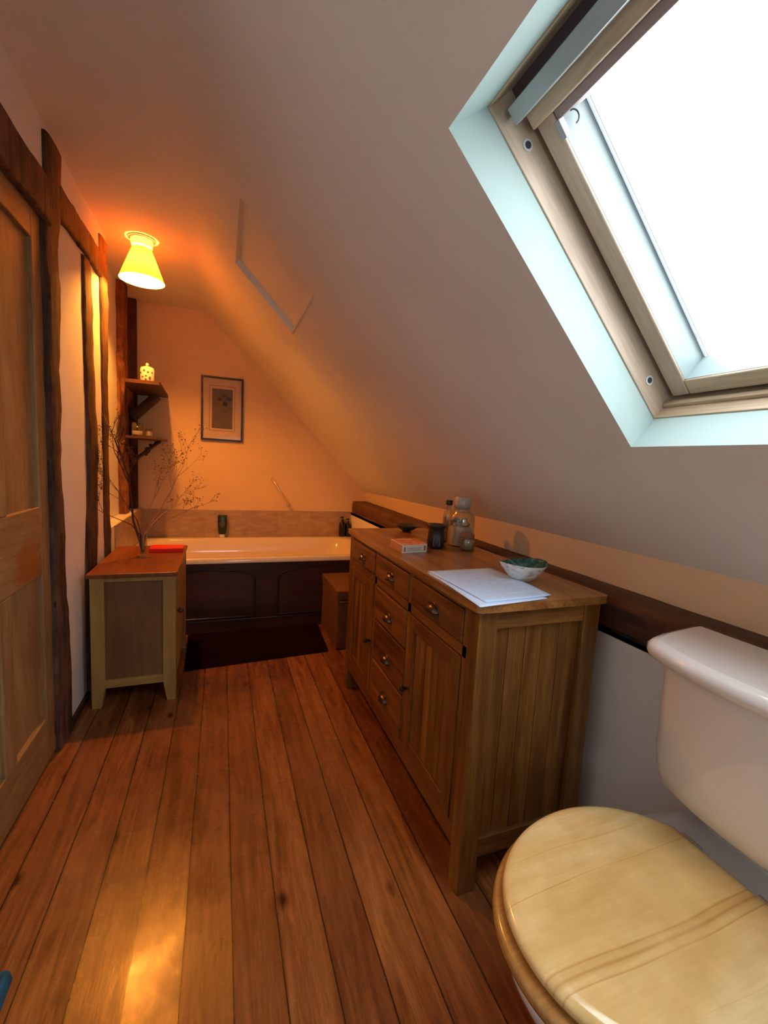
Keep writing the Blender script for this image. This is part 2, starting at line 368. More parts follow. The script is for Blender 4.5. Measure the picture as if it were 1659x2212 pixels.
# upper knee wall above the beam
mb = MB(); pts = [(1.262, YN), (1.262, 1.7), (1.302, YB)]
for (xa, ya), (xb, yb) in zip(pts, pts[1:]):
    mb.hexa([(xa, ya, .76), (xa+.1, ya, .76), (xb+.1, yb, .76), (xb, yb, .76), (xa, ya, 1.06), (xa+.1, ya, 1.06), (xb+.1, yb, 1.06), (xb, yb, 1.06)])
mb.box(XR, 1.31, YN, YB, .74, .765)
struct(obj('wall_right_upper', mb, M_TAN))

# ceiling: flat strip, soft fold, slope with the skylight opening and the shallow blocked-up recess
def ceiling():
    mb = MB(); prof = [(-.84, ZC), (-.30, ZC)]
    # fold arc tangent to both
    T = SLOPE_C-ZC; d = .06; rad = d/math.tan(math.radians(22.5)); cx, cz = T-d, ZC-rad
    for i in range(1, 9): a = math.radians(90-45*i/8); prof.append((cx+rad*math.cos(a), cz+rad*math.sin(a)))
    x0 = prof[-1][0]
    ys = [YN, -.10, .795, 1.845, 2.448, YB]
    for (xa, za), (xb, zb) in zip(prof, prof[1:]):
        for ya, yb in zip(ys, ys[1:]): mb.add([(xa, ya, za), (xb, ya, zb), (xb, yb, zb), (xa, yb, za)], [(0, 1, 2, 3)], True)
    xs = [x0, .05, .345, .388, .942, 1.24]
    def P(x, y, n=0): return (x+n/R2, y, SLOPE_C-x+n/R2)
    for i, (xa, xb) in enumerate(zip(xs, xs[1:])):
        for j, (ya, yb) in enumerate(zip(ys, ys[1:])):
            if i == 3 and j == 1: continue
            if i == 1 and j == 3: continue
            mb.add([P(xa, ya), P(xb, ya), P(xb, yb), P(xa, yb)], [(0, 1, 2, 3)], True)
    for (xa, ya), (xb, yb) in zip(pts, pts[1:]):
        mb.add([P(1.24, ya), P(xa+.03, ya), P(xb+.03, yb), P(1.24, yb)], [(0, 1, 2, 3)], True)
    o = obj('ceiling', mb, M_CEIL); weld(o)
    # recess sides and back
    mb = MB(); D = .030; a, b, c, d_ = .05, .345, 1.845, 2.448
    for p, q in (((a, c), (b, c)), ((b, c), (b, d_)), ((b, d_), (a, d_)), ((a, d_), (a, c))):
        mb.add([P(*p), P(*q), P(q[0], q[1], D), P(p[0], p[1], D)], [(0, 1, 2, 3)])
    mb.add([P(a, c, D), P(b, c, D), P(b, d_, D), P(a, d_, D)], [(0, 1, 2, 3)])
    r = obj('recess', mb, M_CEIL, o)
    obj('highlight_bead', MB().tube([P(b, c+.02, -.001), P(b, (c+d_)/2, -.004), P(b, d_, -.004)], [.002, .005, .006], 8), M_CEIL, o)  # added bead catches the lamp to draw a bright line along the edge
    struct(o)
    return o
ceiling()

# ------------------------------------------------------------------ skylight window
def skylight():
    Y0, Y1 = -.10, .795
    S0, S1 = (2*.388-SLOPE_C)/R2, (2*.942-SLOPE_C)/R2
    w = bpy.data.objects.new('window_1', None); col.objects.link(w); w.location = sl(-.66, .35, .12); ORG['window_1'] = w.location.copy(); struct(w)
    mb = MB(); n = .12
    o = [(S0, Y0), (S1, Y0), (S1, Y1), (S0, Y1)]; i_ = [(S0+.009, Y0-.01), (S1+.009, Y0-.01), (S1+.009, Y1+.019), (S0+.009, Y1+.019)]
    for k in range(4):
        j = (k+1) % 4; mb.add([sl(*o[k], 0), sl(*o[j], 0), sl(*i_[j], n), sl(*i_[k], n)], [(0, 1, 2, 3)])
    # backing outside the lining keeps daylight out of the joint
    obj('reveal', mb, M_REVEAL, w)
    a0, a1, b0, b1 = S0+.009, S1+.009, Y0-.01, Y1+.019
    # outer frame boards
    obj('frame_side', MB().slbox(a0-.05, a1+.05, b1-.004, b1+.06, .118, .32), M_PINES, w, bevel=.002)
    obj('frame_side', MB().slbox(a0-.05, a1+.05, b0-.06, b0+.004, .118, .32), M_PINES, w, bevel=.002)
    obj('frame_bottom', MB().slbox(a1-.004, a1+.06, b0, b1, .118, .32), M_PINE, w, bevel=.002)
    obj('frame_step', MB().slbox(a1-.013, a1-.002, b0, b1-.004, .156, .172), M_PINE, w, bevel=.002)
    obj('frame_top', MB().slbox(a0-.06, a0+.004, b0, b1, .118, .32), M_PINE, w, bevel=.002)
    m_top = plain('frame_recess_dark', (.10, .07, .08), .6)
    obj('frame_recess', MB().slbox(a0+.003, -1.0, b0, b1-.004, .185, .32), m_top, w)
    # sash
    q0, q1 = b0+.016, b1-.017
    t0, t1 = -.985, a1-.016
    obj('sash_stile', MB().slbox(t0, t1, q1-.043, q1, .183, .262), M_PINES, w, bevel=.004, seg=3)
    obj('sash_stile', MB().slbox(t0, t1, q0, q0+.043, .183, .262), M_PINES, w, bevel=.004, seg=3)
    obj('sash_bottom_rail', MB().slbox(t1-.040, t1, q0+.04, q1-.0435, .183, .262), M_PINE, w, bevel=.004, seg=3)
    obj('sash_top_rail', MB().slbox(-.990, -.956, q0, q1-.004, .166, .255), M_PINE, w, bevel=.004, seg=3)
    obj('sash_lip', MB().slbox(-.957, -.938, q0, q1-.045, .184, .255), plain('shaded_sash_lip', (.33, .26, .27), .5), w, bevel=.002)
    # added ring blocks sky light leaking through the joint between sash and frame
    mb = MB().slbox(-.99, a1, b1-.02, b1, .264, .30); mb.slbox(-.99, a1, b0, b0+.02, .264, .30); mb.slbox(t1-.006, a1+.01, b0, b1, .264, .30)
    obj('light_block', mb, plain('light_block_dark', (.03, .03, .035), .7), w)
    # glazing beads, sloping in to the pane
    e0, e1, f0, f1 = -.940, t1-.041, q0+.044, q1-.0435
    g0, g1, h0, h1 = -.936, e1-.016, f0+.016, f1-.016
    na, nb = .190, .250
    mb = MB()
    mb.add([sl(e0, f1, na), sl(e1, f1, na), sl(g1, h1, nb), sl(g0, h1, nb)], [(0, 1, 2, 3)])
    obj('glazing_bead', mb, M_ALU, w, solid=.0)
    mb = MB().add([sl(e1, f1, na), sl(e1, f0, na), sl(g1, h0, nb), sl(g1, h1, nb)], [(0, 1, 2, 3)])
    obj('glazing_bead', mb, M_ALU, w)
    mb = MB().add([sl(e0, f0, na), sl(e1, f0, na), sl(g1, h0, nb), sl(g0, h0, nb)], [(0, 1, 2, 3)])
    obj('glazing_bead', mb, M_ALU, w)
    obj('bead_gasket', MB().slbox(g0, g1, h1-.004, h1-.002, nb-.003, nb+.004), plain('gasket', (.2, .25, .3), .5), w)
    obj('bead_gasket', MB().slbox(g0, g1, h1-.011, h1-.0098, nb-.001, nb+.004), plain('gasket', (.2, .25, .3), .5), w)
    c = sl((g0+g1)/2, (h0+h1)/2, nb)
    mb = MB().slbox(g0-.01, g1+.01, h0-.01, h1+.01, nb+.004, nb+.008)
    p = obj('glass_pane', mb, glass_mat('window_glass', (1, 1, 1), .05, .0, .35), w, at=c)
    # vent bar across the top
    obj('vent_bar', MB().slbox(-1.016, -.984, b0+.02, .796, .138, .158), M_GREY, w, bevel=.002)
    # screw caps on the frame side
    for px, pn in ((-.944, .157), (-.352, .156)):
        cc = sl(px, b1-.004, pn)
        def disc(r, y0, y1, seg=20):
            m_ = MB(); rr = []
            for yy in (y0, y1): rr.append([sl(px+r*math.cos(2*PI*i/seg), yy, pn+r*math.sin(2*PI*i/seg)) for i in range(seg)])
            return m_.rings(rr, smooth=False)
        cap = obj('screw_cap', disc(.0120, b1-.006, b1-.0035), plain('screw_cap_grey', (.62, .62, .66), .4), w, at=cc)
        obj('screw_hole', disc(.0072, b1-.0068, b1-.0055), plain('screw_hole_dark', (.03, .035, .05), .5), cap, at=cc)
    m_ = MB().slbox(-.940, -.905, f1-.010, f1+.002, .176, .192)
    lt = obj('sash_catch', m_, plain('catch_steel', (.35, .33, .36), .35, .6), w, bevel=.002)
    m_ = MB().tube([sl(-.925+.012*math.cos(a), f1-.016-.004*math.sin(a), .205+.01*math.sin(a)) for a in [PI*i/8 for i in range(9)]], .0016, 6)
    obj('catch_hook', m_, plain('catch_dark', (.03, .04, .06), .4), lt)
    return w
skylight()

# ------------------------------------------------------------------ left wall: door, timbers, ledge tiles
def door():
    d = bpy.data.objects.new('door_1', None); col.objects.link(d); d.location = (XL, 1.62, 0); ORG['door_1'] = Vector((XL, 1.62, 0)); struct(d)
    xa, xf, z0, z1, y0, y1 = XL-.045, XL-.004, .012, 2.058, 1.24, 2.0
    def part(nm, ya, yb, za, zb, m, bev=.004, xx=xf): return obj(nm, MB().box(xa, xx, ya, yb, za, zb), m, d, at=(xa, (ya+yb)/2, (za+zb)/2), bevel=bev, seg=2)
    part('stile', y1-.085, y1, z0, z1, M_DOOR); part('stile', y0, y0+.085, z0, z1, M_DOOR)
    part('muntin', 1.575, 1.655, .197, .765, M_DOOR); part('muntin', 1.575, 1.655, 1.022, 1.955, M_DOOR)
    part('top_rail', y0+.085, y1-.085, 1.955, z1, M_DOORX); part('lock_rail', y0+.085, y1-.085, .765, 1.022, wood('door_lock_rail', (.42, .27, .12), (.31, .18, .07), 'Y', .5, contrast=.8, spot=((0, .18, -.065), (1, .13, .10), (.30, .105, .022)))); part('bottom_rail', y0+.085, y1-.085, z0, .197, M_DOORX)
    for ya, yb in ((y0+.085, 1.575), (1.655, y1-.085)):
        for za, zb in ((.197, .765), (1.022, 1.955)):
            part('panel', ya-.005, yb+.005, za-.005, zb+.005, M_DOOR, .001, xf-.016)
    return d
door()
obj_ = struct(obj('baseboard_left', MB().box(XL, XL+.012, 2.165, 2.94, 0, .035), M_DTIMBER))

def wavy_timber(name, zs, yl, yr, x0, x1, mat, label, jit=.006, seed=1, parts=None):
    """upright timber whose edges wander; zs heights, yl/yr edges at those heights"""
    rnd = random.Random(seed)
    def interp(tab, z):
        for (za, a), (zb, b) in zip(zip(zs, tab), list(zip(zs, tab))[1:]):
            if z <= zb: return a+(b-a)*(z-za)/(zb-za)
        return tab[-1]
    N = 46; rs = []; nl = nr = nx = 0
    for k in range(N+1):
        z = zs[0]+(zs[-1]-zs[0])*k/N; a, b = interp(yl, z), interp(yr, z)
        nl = nl*.6+rnd.uniform(-1, 1)*jit; nr = nr*.6+rnd.uniform(-1, 1)*jit; nx = nx*.6+rnd.uniform(-1, 1)*.003
        a += nl; b += nr; w = b-a; xf = x1+nx
        rs.append([(x0, a, z), (xf-.006, a, z), (xf, a+w*.14, z), (xf+.002, a+w*.5, z), (xf, b-w*.14, z), (xf-.006, b, z), (x0, b, z)])
    o = obj(name, MB().rings(rs, smooth=True), mat, at=(x0, (yl[0]+yr[0])/2, zs[0]))  # upright post of the wall framing
    return tag(o, label, 'beam', 'old wall timbers')
wavy_timber('wall_timber', [0, .2, .6, 1.0, 1.3, 2.05, 2.2, 2.37], [1.992]*6+[2.02, 2.03], [2.165, 2.155, 2.125, 2.10, 2.105, 2.15, 2.19, 2.20], XL-.05, XL+.016, M_TIMBER,
            'rough brown upright timber right beside the pine door, full height', .005, 3)
wavy_timber('wall_timber', [0, .6, 1.0, 1.4, 1.8, 2.13], [2.41, 2.42, 2.48, 2.49, 2.475, 2.47], [2.57, 2.62, 2.665, 2.655, 2.62, 2.60], XL-.05, XL+.014, M_TIMBER,
            'dark upright timber behind the small cabinet, between the widest and narrowest white wall strips', .005, 5)
wavy_timber('wall_timber', [0, .6, 1.2, 1.8, 2.36], [2.80, 2.795, 2.79, 2.79, 2.785], [2.94, 2.935, 2.91, 2.925, 2.943], XL-.05, XL+.012, M_TIMBER,
            'upright timber at the end of the wall where the bath recess begins', .005, 9)
wavy_timber('wall_timber', [.778, 1.2, 1.7, ZC], [3.60, 3.60, 3.59, 3.58], [3.74, 3.75, 3.74, 3.73], -.72, -.655, old_timber('knotty_pale_timber', (.34, .15, .07), (.10, .035, .018)),
            'lumpy upright timber standing on the tiled ledge beside the corner shelves', .012, 12)
o = obj('wall_timber', MB().box(-.70, -.640, YB-.05, YB, .778, ZC), M_DTIMBER, at=(-.67, YB, .778), bevel=.004); tag(o, 'squared dark post in the corner behind the shelves', 'beam', 'old wall timbers')
def rail(y0, z0a, z0b, y1, z1a, z1b, xf, label, seed):
    rnd = random.Random(seed); rs = []; N = 24; a = b = 0
    for k in range(N+1):
        t = k/N; y = y0+(y1-y0)*t; a = a*.5+rnd.uniform(-1, 1)*.004; b = b*.5+rnd.uniform(-1, 1)*.004
        lo, hi = z0a+(z1a-z0a)*t+a, z0b+(z1b-z0b)*t+b
        rs.append([(XL-.05, y, lo), (xf-.004, y, lo), (xf, y, lo+.012), (xf, y, hi-.012), (xf-.004, y, hi), (XL-.05, y, hi)])
    o = obj('wall_timber', MB().rings(rs, smooth=True), M_TIMBER, at=(XL, y0, z0a)); tag(o, label, 'beam', 'old wall timbers')
rail(.9, 2.050, 2.195, 2.03, 2.050, 2.200, XL+.026, 'dark horizontal timber lintel over the pine door', 21)
rail(2.15, 2.135, 2.262, 2.80, 2.145, 2.262, XL+.018, 'brown horizontal timber running from the door post towards the ceiling lamp', 22)

# beam along the right knee wall
rnd = random.Random(4); rs = []
for k in range(41):
    y = YN+(3.912-YN)*k/40; j = lambda s=.003: rnd.uniform(-s, s)
    rs.append([(1.30, y, .765), (1.168+j(), y, .768+j()), (1.160+j(), y, .780+j()), (1.160+j(), y, .864+j()), (1.170+j(), y, .877+j()), (1.31, y, .880)])
o = obj('wall_timber', MB().rings(rs, smooth=True), wood('beam_brown', (.15, .06, .032), (.05, .018, .012), 'Y', .6, contrast=1., knots=.4), at=(1.2, 1.3, .765))
tag(o, 'long dark brown beam running along the low wall behind the sideboard and toilet', 'beam')
struct(obj('shadow_gap_1', MB().box(XR-.004, XR+.01, YN, .98, .757, .766), M_DARK))  # dark strip stands in for the shaded gap under the beam

# tiles round the bath
struct(obj('wall_tiles_back', MB().box(XL, XR, YB-.009, YB, .52, .767), tile_mat('wall_tile_tan', 0, .31, .14), bevel=.001))
struct(obj('wall_tiles_left', MB().box(XL, XL+.009, 3.05, YB-.009, .52, .776), tile_mat('wall_tile_tan_side', 1, .31, 0.), bevel=.001))

# ------------------------------------------------------------------ ceiling lamp
def lamp():
    c = Vector((-.430, 2.862, ZC)); L = thing('ceiling_lamp', c, 'small ceiling spotlight with glowing cream cone shade above the left wall', 'ceiling lamp')
    obj('ceiling_rose', MB().lathe([(.070, 0), (.070, -.006), (.056, -.008), (.053, -.040), (.046, -.046), (.0, -.046)][:5], c, 40, True, True), plain('rose_white', (.80, .72, .60), .4), L)
    obj('lamp_holder', MB().lathe([(.018, -.046), (.018, -.105), (.014, -.108)], c, 20), plain('holder_cream', (.75, .68, .55), .4), L)
    t = NT('shade_fabric'); t.t.nodes.remove(t.b)
    df = t.n('ShaderNodeBsdfDiffuse'); df.inputs[0].default_value = (.85, .74, .55, 1)
    tr = t.n('ShaderNodeBsdfTranslucent'); tr.inputs[0].default_value = (.95, .36, .10, 1)
    mx = t.n('ShaderNodeMixShader'); mx.inputs[0].default_value = .115
    t.t.links.new(df.outputs[0], mx.inputs[1]); t.t.links.new(tr.outputs[0], mx.inputs[2]); t.t.links.new(mx.outputs[0], t.out.inputs[0])
    obj('lamp_shade', MB().lathe([(.050, -.053), (.0525, -.060), (.112, -.216), (.1135, -.220)], c, 56, False, False), t.m, L)
    bm_ = NT('bulb_glow'); bm_.t.nodes.remove(bm_.b); e = bm_.n('ShaderNodeEmission'); e.inputs[0].default_value = (*BULB_COL, 1); e.inputs[1].default_value = BULB_STR
    bm_.t.links.new(e.outputs[0], bm_.out.inputs[0])
    obj('light_bulb', MB().ball((c.x, c.y, c.z-.150), .026, 20), bm_.m, L)
lamp()

# ------------------------------------------------------------------ corner shelves
def shelf(z, pts_, th, label, brace):
    S = thing('corner_shelf', (-.60, 3.9, z), label, 'shelf', 'corner shelves')
    obj('board', MB().prism([(x, y, z) for x, y in pts_], (0, 0, th)), M_IRON, S, bevel=.003)
    for p, q, r in brace: obj('brace', MB().tube([p, q], r, 4), M_IRON, S, bevel=.003)
    return S
shelf(1.685, [(-.60, 3.30), (-.395, 3.29), (-.42, YB), (-.64, YB), (-.64, 3.95), (-.655, 3.95), (-.645, 3.58)], .022, 'upper dark corner shelf holding the white pierced lantern', [((-.665, 3.935, 1.50), (-.49, 3.935, 1.685), .042)])
S2 = shelf(1.330, [(-.625, 3.44), (-.43, 3.44), (-.425, YB), (-.64, YB), (-.64, 3.95), (-.655, 3.95), (-.645, 3.58)], .016, 'lower dark corner shelf holding the glass tumblers', [])
def carved(p, q, seed):
    rnd = random.Random(seed); mb = MB(); p, q = Vector(p), Vector(q)
    mb.tube([p, q], .014, 6)
    for k in range(26):
        t = k/25; c = p.lerp(q, t)+Vector((rnd.uniform(-.014, .014), rnd.uniform(-.014, .014), rnd.uniform(-.014, .014))); mb.ball(c, rnd.uniform(.009, .016), 7)
    return mb
for a, b, sd in (((-.66, 3.93, 1.16), (-.475, 3.93, 1.325), 1), ((-.655, 3.90, 1.16), (-.64, 3.50, 1.30), 2)):
    obj('carved_bracket', carved(a, b, sd), M_IRON, S2)

def lantern():
    c = Vector((-.480, 3.375, 1.707)); L = thing('tealight_lantern', c, 'white pierced ceramic lantern with a knob on the upper corner shelf', 'lantern')
    m = plain('lantern_white', (.84, .80, .72), .35); dk = plain('lantern_hole', (.12, .05, .02), .8)
    r = .040
    b = obj('body', MB().lathe([(.038, 0), (.043, .012), (.043, .078), (.038, .094), (.012, .104)], c, 24, sx=1., sy=1.), m, L)
    obj('knob', MB().ball(c+Vector((0, 0, .115)), .011, 12), m, L)
    rnd = random.Random(2)
    for k, (a, z, w, h) in enumerate([(-1.9, .07, .012, .016), (-1.35, .060, .013, .014), (-1.62, .035, .010, .012), (-2.15, .028, .016, .010), (-1.1, .022, .014, .026), (-1.65, .012, .012, .014), (-2.5, .055, .012, .014), (-.75, .06, .01, .012)]):
        cc = c+Vector((.0432*math.cos(a), .0432*math.sin(a), z)); mb = MB().ball(cc, 1, 10, (w*.5, .003, h*.5))
        # turn the hole to follow the wall
        R = Matrix.Rotation(a+PI/2, 4, 'Z'); mb.v = [tuple(R @ (Vector(v)-cc)+cc) for v in mb.v]
        obj('hole', mb, dk, L)
lantern()
M_GL = glass_mat('clear_glass', (.93, .95, .93), .3, .02)
def tumbler(x, y, z, r, h, label, wax, group='glass tumblers on the lower shelf'):
    c = Vector((x, y, z)); L = thing('glass_tumbler', c, label, 'glass', group)
    obj('glass', MB().lathe([(r*.85, 0), (r*.95, .006), (r, h), (r-.002, h), (r*.93-.002, .008), (.002, .007)], c, 28, True, False), M_GL, L)
    if wax: obj('candle_wax', MB().lathe([(r*.86, .0085), (r*.9, wax-.002), (r*.85, wax)], c, 24), plain('wax_cream', (.82, .70, .50), .5), L)
tumbler(-.565, 3.52, 1.346, .037, .092, 'larger glass tumbler with cream candle wax on the lower corner shelf', .036)
tumbler(-.497, 3.56, 1.346, .024, .062, 'small glass with a candle stub on the lower corner shelf, beside the larger tumbler', .04)

# ------------------------------------------------------------------ picture
def picture():
    x0, x1, z0, z1, y = -.172, .1635, 1.3645, 1.897, YB
    P = thing('framed_picture', (-.004, y, z0), 'small framed flower print with cream mount in a thin black frame on the end wall', 'picture')
    mb = MB(); w = .016
    for a in ((x0, x1, z1-w, z1), (x0, x1, z0, z0+w), (x0, x0+w, z0+w, z1-w), (x1-w, x1, z0+w, z1-w)): mb.box(a[0], a[1], y-.022, y-.001, a[2], a[3])
    obj('frame', mb, plain('frame_black', (.012, .006, .006), .35), P)
    obj('mount', MB().box(x0+w, x1-w, y-.012, y-.002, z0+w, z1-w), plain('mount_cream', (.78, .60, .42), .7), P)
    W, H = x1-x0, z1-z0
    def fx(u): return x0+W*u
    def fz(v): return z1-H*v
    mb = MB(); u0, u1, v0, v1 = .190, .805, .135, .845; t = .0045
    for a in ((fx(u0), fx(u1), fz(v0)-t, fz(v0)), (fx(u0), fx(u1), fz(v1), fz(v1)+t), (fx(u0), fx(u0)+t, fz(v1), fz(v0)), (fx(u1)-t, fx(u1), fz(v1), fz(v0))): mb.box(a[0], a[1], y-.0127, y-.012, a[2], a[3])
    obj('ruled_line', mb, plain('line_brown', (.40, .20, .08), .6), P)
    pr = obj('print', MB().box(fx(.255), fx(.745), y-.0130, y-.0118, fz(.805), fz(.185)), plain('print_olive', (.17, .125, .06), .6, var=.15, vscale=14), P)
    dk = plain('print_bloom', (.045, .022, .016), .7); gy = plain('print_bloom_pale', (.13, .085, .07), .7)
    for u, v, a, b, m in ((.43, .345, .020, .014, dk), (.66, .33, .020, .015, dk), (.56, .41, .019, .020, dk), (.55, .30, .022, .016, dk), (.555, .325, .012, .022, gy), (.55, .53, .024, .003, dk), (.55, .76, .014, .003, dk)):
        obj('bloom', MB().prism([(fx(u)+a*math.cos(2*PI*k/18), y-.0130, fz(v)+b*math.sin(2*PI*k/18)) for k in range(18)], (0, -.0005 if m is dk else -.0008, 0)), m, pr)
    obj('glass', MB().box(x0+w, x1-w, y-.0175, y-.0165, z0+w, z1-w), glass_mat('picture_glass', (.97, .97, .97), .05, .05), P)
picture()

# ------------------------------------------------------------------ bath
def bath():
    x0, x1, y0, y1, z = -.608, XR-.004, 3.122, YB-.010, .534
    B = thing('bathtub', (.28, 3.56, 0), 'cream bath with a dark arched wooden side panel under the end wall', 'bathtub')
    n = 8
    rings = [rrect(x0, x1, y0, y1, .012, z-.034, n), rrect(x0, x1, y0, y1, .012, z-.004, n), rrect(x0+.004, x1-.004, y0+.004, y1-.004, .014, z, n),
             rrect(x0+.055, x1-.055, y0+.050, y1-.105, .16, z-.001, n), rrect(x0+.064, x1-.064, y0+.060, y1-.115, .16, z-.010, n), rrect(x0+.08, x1-.11, y0+.075, y1-.13, .17, z-.12, n), rrect(x0+.12, x1-.22, y0+.10, y1-.16, .17, z-.33, n), rrect(x0+.16, x1-.30, y0+.15, y1-.21, .15, z-.37, n)]
    obj('tub', MB().rings(rings, False, True), M_ENAMEL, B)
    yp = 3.140
    pan = obj('side_panel', MB().box(x0+.01, x1-.004, yp, yp+.018, .087, z-.036), M_MAHOG, B)
    obj('plinth', MB().box(x0+.01, x1-.004, yp-.004, yp+.018, .0, .087), M_MAHOG, B, bevel=.003)
    obj('end_panel', MB().box(x0+.01, x0+.03, yp+.018, y1, 0, z-.036), M_MAHOG, B)
    m = plain('panel_molding_dark', (.022, .008, .007), .35)
    for a, b, zs, zt in ((-.363, .231, .372, .452), (.395, .999, .372, .455)):
        c = (a+b)/2; path = [(a, .103), (a, zs)]+[(c-(b-a)/2*math.cos(PI*k/20), zs+(zt-zs)*math.sin(PI*k/20)**.8) for k in range(1, 20)]+[(b, zs), (b, .103)]
        inner = [(c+(px-c)*.955, .115+(pz-.103)*.955) for px, pz in path]
        obj('arched_panel', MB().prism([(px, yp+.002, pz) for px, pz in inner], (0, -.007, 0)), M_MAHOG, pan, bevel=.004)
        obj('arched_molding', MB().tube([(px, yp-.001, pz) for px, pz in path+[path[0]]], .0075, 8), m, pan)
bath()
o = obj('grab_rail', MB().tube([(.430, YB-.012, 1.047), (.437, YB-.045, 1.036), (.455, YB-.062, 1.005), (.52, YB-.066, .905), (.562, YB-.055, .842), (.572, YB-.04, .826), (.576, YB-.012, .822)], [.013, .013, .0115, .0115, .0115, .013, .013], 12), plain('pale_rail', (.75, .62, .48), .25, .5), at=(.5, YB, .93))
G = thing('grab_rail', (.5, YB, .93), 'slanting pale rail fixed to the end wall above the bath tiles', 'rail'); o.name = 'bar'; o.parent = G; o.location = (0, 0, 0)
for a, b in ((.430, 1.047), (.576, .822)): obj('end_flange', MB().rings([[(a+.017*math.cos(2*PI*i/20), YB-yy, b+.017*math.sin(2*PI*i/20)) for i in range(20)] for yy in (.001, .009)]), plain('pale_rail', (0, 0, 0)), G)

def bottle_upside():
    c = Vector((.008, YB-.050, .534)); B = thing('shampoo_bottle', c, 'dark green shampoo bottle standing on its white cap at the back of the bath', 'bottle')
    obj('cap', MB().lathe([(.017, 0), (.018, .024), (.016, .026)], c, 24, sx=1.2, sy=.9), plain('cap_white', (.8, .72, .6), .35), B)
    rs = []
    for z, w, d, ch in ((.026, .020, .014, 0), (.034, .029, .018, 0), (.060, .035, .021, 0), (.13, .038, .022, 0), (.186, .038, .021, 0), (.194, .034, .017, 0)):
        rs.append([(c.x+w*math.copysign(abs(math.cos(a))**.7, math.cos(a)), c.y+d*math.copysign(abs(math.sin(a))**.8, math.sin(a)), c.z+z) for a in [2*PI*i/28 for i in range(28)]])
    obj('body', MB().rings(rs), plain('bottle_green', (.012, .035, .018), .25), B)
    obj('label_patch', MB().prism([(c.x+.020*math.cos(a), c.y-.0218, c.z+.12+.032*math.sin(a)) for a in [2*PI*i/20 for i in range(20)]], (0, -.0006, 0)), plain('label_green', (.05, .075, .04), .5), B)
bottle_upside()
def pump_bottle(x, y, z, r, h, label):
    c = Vector((x, y, z)); B = thing('pump_bottle', c, label, 'bottle', 'black pump bottles at the bath corner')
    obj('body', MB().lathe([(r*.92, 0), (r, .006), (r, h*.62), (r*.8, h*.70), (r*.35, h*.74), (r*.35, h*.80)], c, 28), M_BLACK, B)
    obj('pump', MB().lathe([(r*.42, h*.80), (r*.42, h*.84), (r*.14, h*.845), (r*.14, h*.95)], c, 16).tube([(c.x, c.y, c.z+h*.965), (c.x-r*.45, c.y-r*.3, c.z+h*.97), (c.x-r*1.0, c.y-r*.5, c.z+h*.95)], [.006, .006, .004], 8).lathe([(r*.3, h*.945), (r*.32, h*.985), (r*.2, h)], c, 16), M_BLACK, B)
pump_bottle(1.086, YB-.048, .534, .031, .190, 'taller black pump bottle on the bath corner, standing clear of the side wall')
pump_bottle(1.142, YB-.050, .534, .026, .172, 'shorter black pump bottle on the bath corner, tucked against the side wall')

# ------------------------------------------------------------------ bath mat and floor things
def mat_grid(name, corners, z, amp, mat, label, cat, nx=60, ny=40, sd=0):
    rnd = random.Random(sd); a, b, c, d = [Vector((*p, 0)) for p in corners]; mb = MB(); vs = []
    ph = [rnd.uniform(0, 6) for _ in range(6)]
    for j in range(ny+1):
        for i in range(nx+1):
            u, v = i/nx, j/ny; p = a.lerp(b, u).lerp(d.lerp(c, u), v); e = min(u, 1-u)*3; g = min(v, 1-v)*3; ed = min(1, min(e, g)*8)
            w = amp*(math.sin(7*u+ph[0]+3*v)*math.sin(5*v+ph[1])+.5*math.sin(19*u+ph[2])*math.sin(13*v+ph[3])+.15*rnd.uniform(-1, 1))
            vs.append((p.x, p.y, z*ed**.5+max(-z*.5, w)*ed+.001))
    fs = [(j*(nx+1)+i, j*(nx+1)+i+1, (j+1)*(nx+1)+i+1, (j+1)*(nx+1)+i) for j in range(ny) for i in range(nx)]
    base = [(x, y, 0.0005) for x, y in ((p[0], p[1]) for p in corners)]
    mb.add(vs, fs, True); mb.add(base, [(0, 1, 2, 3)])
    return tag(obj(name, mb, mat, at=((a+c)/2)), label, cat)
mat_grid('bath_mat', [(-.19, 2.585), (.672, 2.650), (.700, 3.128), (-.205, 3.128)], .014, .002, plain('mat_aubergine', (.009, .003, .008), .95, bump=.8, bscale=400, spec=.05), 'dark aubergine bath mat lying in front of the bath panel', 'bath mat', sd=3)
mat_grid('blue_cloth', [(-.60, .86), (-.438, .90), (-.446, 1.11), (-.60, 1.17)], .030, .012, plain('blue_cotton', (.012, .12, .22), .9, var=.4, vscale=30, bump=.5, bscale=300), 'blue cloth lying on the floorboards at the foot of the pine door', 'cloth', 40, 40, 5)

